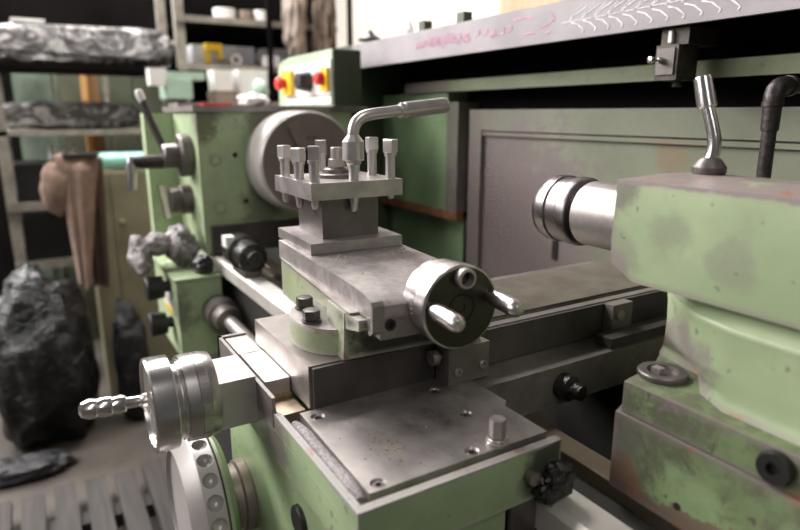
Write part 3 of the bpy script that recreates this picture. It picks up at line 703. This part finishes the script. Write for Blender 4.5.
k = B().lathe((-.172, .384, .9815), (0, -1, 0), [(0, 0), (0, .0115), (.004, .0115), (.006, .0105), (.006, .0045), (.002, .004), (.002, 0)], 28).done('adjusting_screw', 'black', t)
B().cyl((-.233, .381, .917), (-.233, .3792, .917), .003, seg=14).done('hole', 'black', t)
B().lathe((-.325, .4975, 1.099), (-1, 0, 0), [(0, 0), (0, .0335), (.112, .0335), (.1125, .033), (.1125, 0)], 64).done('quill', 'steel', t)
B().lathe((-.4376, .4975, 1.099), (-1, 0, 0), [(0, 0), (0, .029), (.006, .029), (.006, .0350), (.009, .0365), (.018, .0365), (.020, .035), (.034, .035), (.036, .0365), (.046, .0365), (.054, .034), (.058, .030), (.058, .018), (.030, .010), (.030, 0)], 64).done('quill_nut', 'nut', t)
# locking lever on top
l = B().lathe((-.3085, .489, 1.1508), (0, 0, 1), [(0, 0), (0, .0125), (.002, .0135), (.006, .0135), (.012, .009), (.014, .006), (.014, 0)], 28).done('lever_base', 'steel_dark', t)
B().tube([(-.3085, .489, 1.160), (-.3075, .4905, 1.169), (-.3085, .491, 1.180), (-.3135, .490, 1.197), (-.319, .489, 1.211)], [.0058, .0056, .0055, .0052, .005], 16, 6).done('lever_shaft', 'chrome', l)
B().lathe((-.317, .4895, 1.205), (-.26, -.05, 1), [(0, 0), (0, .0068), (.001, .0078), (.024, .0072), (.026, .006), (.0265, 0)], 22).done('lever_grip', 'chrome', l)

# ---------------------------------------------------------------- splash guard
t = thing('splash_guard', (-.6, .85, .62), 'long worn green splash guard behind the lathe with overhanging grey shelf', 'splash guard')
GX0, GX1 = -1.43, .30
B().box(GX0, GX1, .72, .728, 1.309, 1.3595, .001).done('shelf_lip', 'shelf_grey', t)
B().box(GX0, GX1, .7205, 1.10, 1.3595, 1.366, .001).done('shelf_top', 'shelf_grey', t)
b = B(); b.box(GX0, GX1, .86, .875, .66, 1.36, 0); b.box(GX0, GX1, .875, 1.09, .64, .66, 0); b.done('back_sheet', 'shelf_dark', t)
lab(B().prism([(.795, 1.247), (.795, 1.2695), (.80, 1.271), (.861, 1.274), (.861, 1.262), (.805, 1.247)], 'x', -1.30, GX1, .0012).done('ledge', 'guard_green', t), 'narrow green ledge')
b = B(); b.box(-1.062, GX1, .82, .86, .66, 1.2085, .002); b.box(-1.062, -1.022, .811, .8205, .66, 1.2085, .0015); b.box(-1.022, GX1, .813, .8205, 1.157, 1.164, .001); b.box(-1.022, GX1, .811, .8205, 1.167, 1.2085, .0015)
b.done('panel', 'guard_panel', t)
b = B(); b.box(-1.425, -1.135, .805, .86, .986, 1.2465, .002); dr = b.done('side_door', 'door_green', t)
B().box(-1.425, -1.09, .800, .822, .967, .985, .002).done('rusty_sill', 'rust', dr)
lab(B().box(-1.134, -1.092, .802, .86, .986, 1.225, .0015).done('door_edge', 'guard_panel', dr), 'pale worn door edge')
B().box(-1.425, -1.10, .83, .86, .66, .966, .001).done('lower_sheet', 'door_green', t)
B().box(-1.53, GX0, .72, .87, .66, 1.3665, .002).done('end_post', 'post_green', t)
B().box(-.808, -.795, .8175, .8201, .935, .972, .0004).done('slot', 'black', t)
b = B(); b.box(-1.2, -1.1, .875, 1.09, 0, .64, .004); b.box(.1, .2, .875, 1.09, 0, .64, .004); b.done('stand', 'post_green', t)
# chalk scribbles on the shelf lip
def ribbon(bm_, pts, w):
    for (a, c) in zip(pts, pts[1:]):
        d = Vector((c[0] - a[0], 0, c[1] - a[1])); 
        if d.length < 1e-5: continue
        nrm = Vector((-d.z, 0, d.x)).normalized() * w
        A, C_ = Vector((a[0], .7194, a[1])), Vector((c[0], .7194, c[1]))
        bm_.faces.new([bm_.verts.new(q) for q in (A - nrm * .8, C_ - nrm * .5, C_ + nrm * .5, A + nrm * .8)])
r = random.Random(3)
b = B()
for k in range(26):           # pink scrawl: rows of hasty letters and loops
    x = -1.13 + k * .0115 + r.uniform(-.003, .003); z = 1.328 + r.uniform(-.003, .006); h = r.uniform(.010, .022)
    if k < 16: ribbon(b.bm, [(x, z), (x + .002, z + h), (x + .006, z + h * .9), (x + .007, z + .001), (x + .010, z + h * .5)], .0016)
    elif k % 2: ribbon(b.bm, [(x, z + .004), (x + .010, z + .006), (x + .012, z + .012), (x + .004, z + .013)], .0018)
o = b.done('pink_chalk_scrawl', 'chalk_pink', t)
b = B()
ribbon(b.bm, [(-.90, 1.335), (-.885, 1.331), (-.87, 1.334)], .0013); ribbon(b.bm, [(-.83, 1.352), (-.80, 1.353), (-.785, 1.350)], .0018)
ribbon(b.bm, [(-.80, 1.326), (-.78, 1.328)], .0018); ribbon(b.bm, [(-.745, 1.355), (-.735, 1.343), (-.748, 1.336), (-.765, 1.333)], .0013)
ribbon(b.bm, [(-.752, 1.323), (-.742, 1.325)], .0018)
b.done('pink_chalk_arrow', 'chalk_pink', t)
b = B()
for k in range(11):           # white feathered strokes
    x = -.705 + k * .0235; zc = 1.334
    ribbon(b.bm, [(x, zc + .001), (x + .014, zc + .010), (x + .034, zc + .018)], .0012)
    ribbon(b.bm, [(x + .004, zc - .001), (x + .018, zc - .005), (x + .030, zc - .014), (x + .027, zc - .018)], .0015)
    ribbon(b.bm, [(x + .002, zc + .004), (x + .012, zc + .013), (x + .024, zc + .020)], .0008)
ribbon(b.bm, [(-.72, 1.334), (-.60, 1.336), (-.50, 1.338), (-.45, 1.342)], .001); ribbon(b.bm, [(-.445, 1.331), (-.425, 1.329)], .002)
ribbon(b.bm, [(-.46, 1.350), (-.432, 1.346)], .0016); ribbon(b.bm, [(-.407, 1.335), (-.400, 1.329)], .003)
b.done('white_chalk_strokes', 'chalk_white', t)
# limit switch hung under the shelf
t = thing('limit_switch', (-.51, .75, 1.309), 'small dirty grey limit switch hanging under the grey shelf', 'switch')
B().box(-.552, -.512, .735, .80, 1.287, 1.3085, .002).done('bracket', 'switch', t)
sb = B().box(-.553, -.520, .728, .770, 1.243, 1.287, .002).done('switch_body', 'switch', t)
B().box(-.550, -.524, .7255, .7285, 1.250, 1.283, .001).done('cover', 'steel_dark', sb)
lab(B().box(-.538, -.533, .729, .7345, 1.290, 1.304, .001).done('bright_screw', 'white', t), 'bright screw end')
B().lathe((-.541, .7255, 1.268), (-.25, -1, 0), [(0, 0), (0, .004), (.007, .004), (.007, .0022), (.014, .0022), (.0145, .0045), (.020, .0045), (.0215, 0)], 16).done('plunger', 'chrome', sb)
B().cyl((-.533, .75, 1.243), (-.533, .75, 1.235), .006, seg=18).done('gland', 'switch', sb)
# pipe
t = thing('coolant_pipe', (-.375, .70, 1.13), 'black iron pipe with elbow rising behind the tailstock lever', 'pipe')
PX = -.3735
B().cyl((PX, .70, .905), (PX - .004, .70, 1.212), .0074).done('riser', 'pipe', t)
b = B(); b.lathe((PX - .0036, .70, 1.182), (-.02, 0, 1), [(0, .0074), (0, .0090), (.026, .0095), (.026, .0108), (.031, .0108), (.031, .0074)], 28)
b.tube([(PX - .004, .70, 1.208), (PX - .004, .7002, 1.218), (PX - .004, .7035, 1.2255), (PX - .0035, .711, 1.2295), (PX - .003, .722, 1.2300)], .0102, 20, 6)
b.lathe((PX - .003, .721, 1.2300), (.03, 1, 0), [(0, .0074), (0, .0112), (.007, .0112), (.007, .0074)], 28)
b.done('elbow', 'pipe', t)
B().cyl((PX - .003, .726, 1.2300), (PX, .8195, 1.2300), .0078).done('cross_pipe', 'pipe', t)

# small things left on the guard's shelf
ZS = 1.366
o = B().lathe((-1.40, .755, ZS), (0, 0, 1), [(0, 0), (0, .012), (.003, .012), (.003, .003), (.008, .004), (.009, .030), (.012, .030), (.020, .016), (.028, .008), (.034, .004), (.036, 0)], 24).done('oil_funnel', 'black', None, org=(-1.40, .755, ZS))
tag(o, 'small black upturned funnel at the far end of the grey shelf', 'funnel')
o = B().lathe((-1.20, .745, ZS), (0, 0, 1), [(0, 0), (0, .011), (.012, .012), (.018, .006), (.030, .003), (.031, 0)], 18).done('tin_lid', 'white', None, org=(-1.20, .745, ZS)); tag(o, 'tiny white pointed cap on the grey shelf beside the funnel', 'cap')
t = thing('battery_block', (-1.146, .745, ZS), 'small half white half dark block on the shelf above pink scrawl', 'block')
B().box(-1.165, -1.148, .735, .755, ZS, ZS + .020, .002).done('white_half', 'white', t); B().box(-1.1478, -1.126, .735, .755, ZS, ZS + .022, .002).done('dark_half', 'post_green', t)
o = B().box(-1.012, -.990, .735, .755, ZS, ZS + .022, .002).done('machine_key', 'post_green', None, org=(-.985, .76, ZS)); tag(o, 'small plain dark steel block midway along the grey shelf', 'block')
t = thing('paint_tin', (-.70, .76, ZS), 'white and dark tin on the shelf before the wooden board', 'tin')
B().lathe((-.715, .76, ZS), (0, 0, 1), [(0, 0), (0, .018), (.05, .018), (.05, 0)], 24).done('tin_body', 'white', t)
B().box(-.69, -.655, .745, .78, ZS, ZS + .05, .002).done('dark_carton', 'post_green', t)

# metal chips lying on the plate
b = B(); r = random.Random(11)
for k in range(60):
    if k < 40: x, y = r.gauss(-.375, .014), r.gauss(.215, .012)
    else: x, y = r.uniform(-.45, -.335), r.uniform(.185, .325)
    a = r.uniform(0, PI); l, w_ = r.uniform(.0004, .0009), r.uniform(.0003, .0005)
    T = Matrix.Translation((x, y, .9463)) @ Matrix.Rotation(a, 4, 'Z'); b.T = T
    b.box(-l, l, -w_, w_, 0, .0006, 0)
tag(b.done('metal_chips', 'brass', None), 'fine golden metal chips scattered on the steel top plate', 'chips', kind='stuff')
b = B(); r = random.Random(5)
for k in range(34):
    u, v = (r.uniform(-.014, .012) + .016 if k < 24 else r.uniform(0, .1)), r.uniform(-.05, .052); a = r.uniform(0, PI); l = r.uniform(.0005, .0011)
    b.T = CP @ Matrix.Translation((u, v, 1.0526)) @ Matrix.Rotation(a, 4, 'Z'); b.box(-l, l, -l * .5, l * .5, 0, .0009, 0)
tag(b.done('swarf', 'bright', None), 'grey swarf crumbs strewn over the compound slide top', 'swarf', kind='stuff')

# ---------------------------------------------------------------- headstock top clutter, rag
o = B().blob((-1.375, .262, .918), (.055, .034, .045), 56, 36, .26, 1.5, 4, .8752).blob((-1.38, .178, .905), (.05, .024, .045), 56, 36, .2, 1.5, 9).blob((-1.38, .212, .925), (.04, .03, .025), 40, 24, .2, 1.5, 5, .8765).done('greasy_rag', 'rag', None, 60, org=(-1.36, .24, .86)); tag(o, 'crumpled grey greasy rag draped over the feed gearbox edge', 'rag')
o = B().blob((-1.278, .285, .892), (.024, .020, .022), 32, 20, .3, 1.8, 6, .8752).done('oily_waste', 'grease', None, 60, org=(-1.278, .285, .8752)); tag(o, 'black oily cotton waste lying on top of the feed gearbox', 'rag')
t = thing('measuring_tray', (-1.60, .33, 1.217), 'grey metal tray with red edge and white cloth on the headstock', 'tray')
B().box(-1.63, -1.52, .31, .44, 1.2175, 1.226, .002).done('tray', 'steel', t); B().box(-1.52, -1.49, .36, .43, 1.2175, 1.224, .002).done('red_edge', 'red', t)
o = B().blob((-1.45, .47, 1.232), (.05, .035, .016), 40, 20, .3, 1.8, 2, 1.2175).done('white_cloth', 'white', None, 60, org=(-1.46, .51, 1.2175)); tag(o, 'crumpled white cloth on top of the headstock by control box', 'cloth')

# ---------------------------------------------------------------- duckboard
t = thing('duckboard', (-1.5, .05, 0), 'slatted grey wooden duckboard lying on the concrete floor', 'duckboard')
for k in range(6):
    y = -.236 + k * .0855
    B().box(-1.99 + .012 * math.sin(k * 2.1), -.75, y, y + .060, .040, .066, .004).done('slat', 'duck', t)
for x in (-1.85, -1.35, -.9): B().box(x, x + .06, -.24, .285, 0, .040, .003).done('bearer', 'duck', t)

# ---------------------------------------------------------------- background: racks and what they hold
t = thing('storage_rack', (-3.05, .6, 0), 'long grey steel rack holding wrapped bundles and boxes', 'rack')
for x in (-2.9, -3.28):
    for y in (-.085, .625, 1.345): B().box(x - .02, x + .02, y - .02, y + .02, 0, 1.95, .003).done('post', 'rack', t)
for z, mt in ((1.375, 'shelf_dark'), (1.115, 'rack'), (.83, 'shelf_dark'), (.585, 'shelf_dark')):
    s_ = B().box(-3.30, -2.88, -.105, .605, z, z + .02, .002).done('shelf', mt, t)
    if z in (.83, .585): B().box(-2.878, -2.868, -.105, .605, z - .012, z + .024, .001).done('shelf_rail', 'rack', s_)
for z in (1.60, 1.40, 1.165):
    s_ = B().box(-3.30, -2.88, .645, 1.365, z, z + .012, .001).done('shelf', 'shelf_dark', t)
    B().box(-2.878, -2.866, .605, 1.365, z - .012, z + .014, .001).done('shelf_rail', 'rack', s_)
B().box(-3.32, -3.305, .645, 1.365, .2, 1.95, 0).done('back_sheet', 'shelf_dark', t)
t = thing('workbench', (-2.72, 1.0, 0), 'narrow steel bench before the rack carrying the white tubs', 'bench')
B().box(-2.855, -2.60, .40 + .27, 1.30, 1.225, 1.25, .003).done('bench_top', 'steel', t)
for y in (.70, 1.26): B().box(-2.84, -2.80, y, y + .04, 0, 1.225, .003).done('leg', 'rack', t); B().box(-2.66, -2.62, y, y + .04, 0, 1.225, .003).done('leg', 'rack', t)
def on(name, bb, mat, label, cat, org=None, group=None, ang=40):
    bb.bm.verts.ensure_lookup_table()
    zs = min(q.co.z for q in bb.bm.verts); n_ = len(bb.bm.verts)
    c = sum((q.co for q in bb.bm.verts), Vector()) / n_
    return tag(bb.done(name, mat, None, ang, org=(c.x, c.y, zs)), label, cat, group)
on('wrapped_bundle', B().blob((-3.07, .27, 1.480), (.11, .345, .083), 70, 30, .12, 2.4, 2, 1.3955, .55), 'bundle', 'long grey film-wrapped bundle on the upper rack shelf', 'bundle', ang=70)
on('wrapped_bundle', B().blob((-3.07, .185, 1.193), (.11, .265, .058), 70, 30, .14, 2.4, 5, 1.1355, .6), 'bundle', 'smaller grey film-wrapped bundle on the lower rack shelf', 'bundle', ang=70)
on('notice_card', B().box(-3.08, -3.0, .0, .12, 1.560, 1.572, .002), 'white', 'white card lying on top of the upper wrapped bundle', 'card')
for k, (y0, y1, z, h) in enumerate(((-.06, .10, .8505, .15), (-.06, .16, .6055, .17))):
    bb = B(); bb.box(-3.2, -2.92, y0, y1, z, z + h, .008)  # plain black boxes added to darken the lower shelves
    on('filler', bb, 'black', ('small black crate added to darken the middle rack shelf by the left post', 'wide black crate added to darken the lowest rack shelf above the bags')[k], 'filler')
# between the shelves
on('metal_screen', B().box(-3.72, -3.62, -.03, .14, 0, 1.40, .004).box(-3.62, -3.60, .02, .03, 0, 1.38, 0).box(-3.62, -3.60, .07, .08, 0, 1.38, 0), 'mint_dull', 'dull mint sheet metal screen standing behind the storage rack', 'screen')
on('wooden_stick', B().hull8([(-3.40, .225, 0), (-3.375, .225, 0), (-3.375, .25, 0), (-3.40, .25, 0), (-3.40, .255, 1.45), (-3.375, .255, 1.45), (-3.375, .28, 1.45), (-3.40, .28, 1.45)], .002), 'stick', 'upright orange wooden stick behind the wrapped bundles', 'stick')
on('brown_board', B().box(-3.44, -3.41, .27, .33, 0, 1.45, .002), 'brownwood', 'upright brown board standing beside the orange stick', 'board')
on('grey_rod', B().cyl((-3.39, .34, 0), (-3.42, .365, 1.43), .013, seg=16), 'rack', 'upright thin grey metal rod beside the brown board', 'rod')
t = thing('metal_cabinet', (-3.7, .5, 0), 'tall olive metal cabinet behind the rack and the hanging garment', 'cabinet')
B().box(-3.95, -3.55, .16, .95, 0, 1.62, .005).done('carcass', 'olive', t)
for y0, y1 in ((.165, .50), (.505, .945)): 
    d = B().box(-3.55, -3.53, y0, y1, .08, 1.60, .004).done('door', 'olive', t)
    B().box(-3.53, -3.51, y1 - .07 if y0 < .3 else y0 + .05, y1 - .05 if y0 < .3 else y0 + .07, .78, .86, .003).done('handle', 'steel_dark', d)
t = thing('low_locker', (-2.74, .42, 0), 'low beige steel locker standing below the teal roll', 'locker')
B().box(-2.84, -2.645, .17, .66, .02, .985, .005).done('carcass', 'cabinet', t)
for y0, y1 in ((.174, .252), (.256, .655)): 
    d = B().box(-2.645, -2.632, y0, y1, .05, .975, .003).done('door', 'cabinet', t)
    if y0 > .2: B().lathe((-2.632, .285, .78), (1, 0, 0), [(0, 0), (0, .012), (.012, .012), (.014, .008), (.014, 0)], 18).done('knob', 'cabinet', d)
B().box(-2.82, -2.66, .19, .64, 0, .02, 0).done('plinth', 'black', t)
on('teal_roll', B().cyl((-2.70, .215, 1.0185), (-2.70, .47, 1.0185), .0325, seg=28), 'teal', 'pale teal film roll lying on top of the beige locker', 'roll')
for k in range(3):
    on('bottle', B().lathe((-2.90, .065 + .04 * k, 1.0), (0, 0, 1), [(0, 0), (0, .014), (.06, .014), (.075, .008), (.095, .008), (.095, 0)], 16) if False else B().lathe((-3.235, .09 + .045 * k, .852), (0, 0, 1), [(0, 0), (0, .017), (.16, .017), (.19, .009), (.21, .009), (.21, 0)], 16), 'white', 'slim pale bottle on the rack shelf behind the hanging garment', 'bottle', group='pale bottles behind the garment')
# garment
def garment(bb, top, bot, w0, w1, dpt, seed, n=44, rows=26):
    rs = []
    for i in range(rows + 1):
        s_ = i / rows; c = Vector(top).lerp(Vector(bot), s_); w = w0 + (w1 - w0) * s_ ** .8
        row = []
        for k in range(n):
            a = 2 * PI * k / n
            f = 1 + .16 * math.sin(5 * a + seed + s_ * 1.2) + .10 * math.sin(9 * a + seed * 2 - s_)
            taper = min(1, .35 + s_ * 9) if s_ < .07 else 1
            row.append(bb.bm.verts.new(c + Vector((dpt * math.sin(a) * f * taper, w * math.cos(a) * (1 + .05 * math.sin(7 * a + s_ * 3)), .012 * math.sin(3 * a + seed) * (1 if i else .3)))))
        rs.append(row)
    bb.bm.faces.new(rs[0]); bb.bm.faces.new(rs[-1][::-1])
    for a, c in zip(rs, rs[1:]):
        for k in range(n): bb.bm.faces.new((a[k], c[k], c[(k + 1) % n], a[(k + 1) % n]))
t = thing('hanging_garment', (-2.55, .14, .5), 'worn brown work garment hanging down in front of the rack', 'garment')
b = B(); garment(b, (-2.56, .148, 1.055), (-2.54, .122, .565), .076, .022, .035, .6)
b.blob((-2.56, .072, .93), (.035, .055, .10), 32, 20, .12, 1.5, 3)
b.done('front_leg', 'cloth_brown', t, 60)
b = B(); garment(b, (-2.59, .195, 1.04), (-2.585, .180, .55), .040, .030, .022, 2.1); lab(b.done('rear_leg', 'cloth_shade', t, 60), 'dark shaded rear leg of the garment')
B().box(-2.6305, -2.53, .10, .215, 1.045, 1.058, .003).done('hanger_bar', 'black', t)
# rubbish bags
on('rubbish_bag', B().blob((-2.52, -.045, .29), (.19, .175, .35), 110, 60, .16, 1.6, 2, .0, .85), 'bag_grey', 'full black rubbish bag on the floor', 'bag', ang=80)
on('rubbish_bag', B().blob((-2.48, .245, .24), (.07, .062, .26), 90, 50, .16, 1.6, 8, .0, .9), 'bag', 'slim black shape added for the shadow before the beige locker', 'bag', ang=80)  # added dark body where the garment's shadow falls beside the locker
on('plastic_sheet', B().blob((-2.24, -.15, .03), (.06, .16, .035), 90, 30, .3, 1.8, 9, .0, .9), 'bag', 'flattened black plastic sheet on the floor by the duckboard', 'sheet', ang=80)
# right-hand rack contents
BX = -2.95
def bin_(y0, y1, z0, h, mat, label, name='storage_bin', d=.16, x=BX):
    bb = B(); bb.prism([(y0, z0), (y1, z0), (y1 + .006, z0 + h), (y0 - .006, z0 + h)], 'x', x - d, x, .012, 3)
    return on(name, bb, mat, label, 'bin')
Z3 = 1.2502
on('parts_box', B().box(-2.80, -2.66, .70, .79, Z3, Z3 + .045, .004), 'card', 'flat brown carton at the left end of the bench', 'box')
bin_(.705, .775, Z3 + .0452, .085, 'white', 'white rounded tub standing on the flat brown carton', x=-2.68, d=.10)
bin_(.812, .885, Z3, .135, 'white', 'tallest white tub on the bench beside the control box', x=-2.68, d=.12)
bin_(.897, .93, Z3, .135, 'white', 'narrow white tub next to the tallest tub on the bench', x=-2.68, d=.12)
on('green_jug', B().blob((-2.64, .885, Z3 + .045), (.03, .035, .05), 24, 16, .1, 2, 1, Z3), 'mint', 'small pale green jug in front of the white tubs', 'jug')
t = thing('gauge_stand', (-2.70, .56, .9855), 'pale mint machine head with white knob beyond the headstock', 'machine')
B().box(-2.79, -2.63, .50, .60, 1.26, 1.335, .012).done('head', 'mint', t); B().box(-2.78, -2.64, .505, .655, 1.335, 1.365, .01).done('cap', 'mint', t)
B().cyl((-2.70, .56, .9855), (-2.70, .56, 1.26), .03, seg=20).done('column', 'mint_dull', t)
B().box(-2.70, -2.63, .44, .504, 1.31, 1.375, .01).done('knob', 'white', t)
Z2 = 1.4125
on('yellow_clamp', B().box(BX - .04, BX, .745, .765, Z2, Z2 + .10, .004).box(BX - .04, BX, .765, .80, Z2 + .07, Z2 + .10, .004).box(BX - .04, BX, .80, .82, Z2 + .03, Z2 + .10, .004), 'yellow', 'yellow hooked clamp standing on the middle rack shelf', 'clamp')
on('flat_box', B().box(BX - .2, BX - .03, .69, .98, Z2, Z2 + .095, .004), 'box_blue', 'blue-grey flat box behind the yellow clamp', 'box')
on('bright_bearing', B().lathe((BX, .875, Z2 + .03), (1, 0, 0), [(0, .012), (0, .03), (.02, .03), (.02, .012), (0, .012)], 24), 'chrome', 'small bright ring bearing standing beside the yellow clamp', 'bearing')
on('grey_casting', B().blob((BX - .09, 1.13, Z2 + .05), (.06, .13, .05), 40, 20, .25, 2, 3, Z2, .7), 'box_blue', 'pale grey lumpy casting on the middle rack shelf', 'casting')
on('white_carton', B().box(BX - .02, BX + .04, 1.0, 1.08, Z2, Z2 + .055, .003), 'white', 'small white carton before the pale grey casting', 'box')
on('lime_tube', B().cyl((BX + .05, 1.13, Z2 + .019), (BX + .05, 1.28, Z2 + .019), .018, seg=20), 'lime', 'lime green tube lying on the middle rack shelf edge', 'tube')
Z1 = 1.6125
for k, (y, h, mt) in enumerate(((.84, .05, 'white'), (.94, .05, 'card'), (1.01, .055, 'white'))):
    on('small_tin', B().lathe((BX, y, Z1), (0, 0, 1), [(0, 0), (0, .05 if k == 0 else .03), (h, .05 if k == 0 else .03), (h, 0)], 24), mt, ('widest white tin on the top rack shelf', 'small brown tin between two white tins on top shelf', 'small white tin at the right end of the top shelf')[k], 'tin')
on('hanging_cloth', B().blob((-2.79, 1.115, 1.66), (.06, .052, .20), 60, 34, .35, 2.6, 3, None, .9), 'cloth_grey', 'hanging heap of pale taupe cloths at the rack end', 'cloth', ang=70)
on('hanging_cloth', B().blob((-2.79, 1.262, 1.60), (.06, .050, .25), 60, 34, .35, 2.6, 7, None, .9), 'cloth_mid', 'brown cloth bundle hanging beside the taupe cloths', 'cloth', ang=70)
t = thing('coat_rail', (-2.79, 1.2, 0), 'grey rail stand in front of the rack end carrying hung cloths', 'stand')
for y in (1.0, 1.41): B().box(-2.85, -2.83, y, y + .02, 1.2505 if y < 1.2 else 0, 2.02, .003).done('post', 'shelf_dark', t)
B().box(-2.86, -2.72, 1.00, 1.44, 2.02, 2.04, .002).done('top_bar', 'rack', t)
on('wooden_board', B().box(-2.56, -1.35, 2.12, 2.16, 0, 2.4, .004), 'plank', 'tall pale wooden board leaning flat along the cream wall', 'board')

# ---------------------------------------------------------------- light
w = bpy.data.worlds.new('world'); SC.world = w; w.use_nodes = True
bg = w.node_tree.nodes['Background']; bg.inputs[0].default_value = (1, .97, .95, 1); bg.inputs[1].default_value = .06
def area(name, loc, to, sx, sy, power, col=(1, .97, .94)):
    l = bpy.data.lights.new(name, 'AREA'); l.shape = 'RECTANGLE'; l.size = sx; l.size_y = sy; l.energy = power; l.color = col
    o = bpy.data.objects.new(name, l); COL.objects.link(o); o.location = loc
    o.rotation_euler = (Vector(to) - Vector(loc)).to_track_quat('-Z', 'Y').to_euler()
    return o
area('back_windows', (-4.6, -1.1, 2.9), (-.6, .3, 1.0), 3.6, 1.3, 360)
area('side_window', (-2.4, -3.6, 2.6), (-.6, .4, 1.0), 2.6, 1.8, 80)
area('overhead_light', (-2.3, -.35, 3.2), (-2.3, -.35, 0), .35, 2.4, 85)
area('overhead_light', (1.5, -.5, 3.0), (.2, .3, .8), .35, 2.4, 18)  # added to lift the faces turned toward the camera
area('overhead_light', (-3.2, .9, 3.3), (-3.2, .9, 0), 1.8, .35, 50)  # added to brighten the cream wall and the racks
vs = SC.view_settings
vs.view_transform = 'Standard'; vs.look = 'None'; vs.gamma = 1; vs.use_curve_mapping = False; vs.exposure = .42

for o in SC.objects:
    if o.type == 'MESH' and len(o.data.polygons) < 20000:
        md = o.modifiers.new('normals', 'WEIGHTED_NORMAL'); md.keep_sharp = True; md.weight = 80
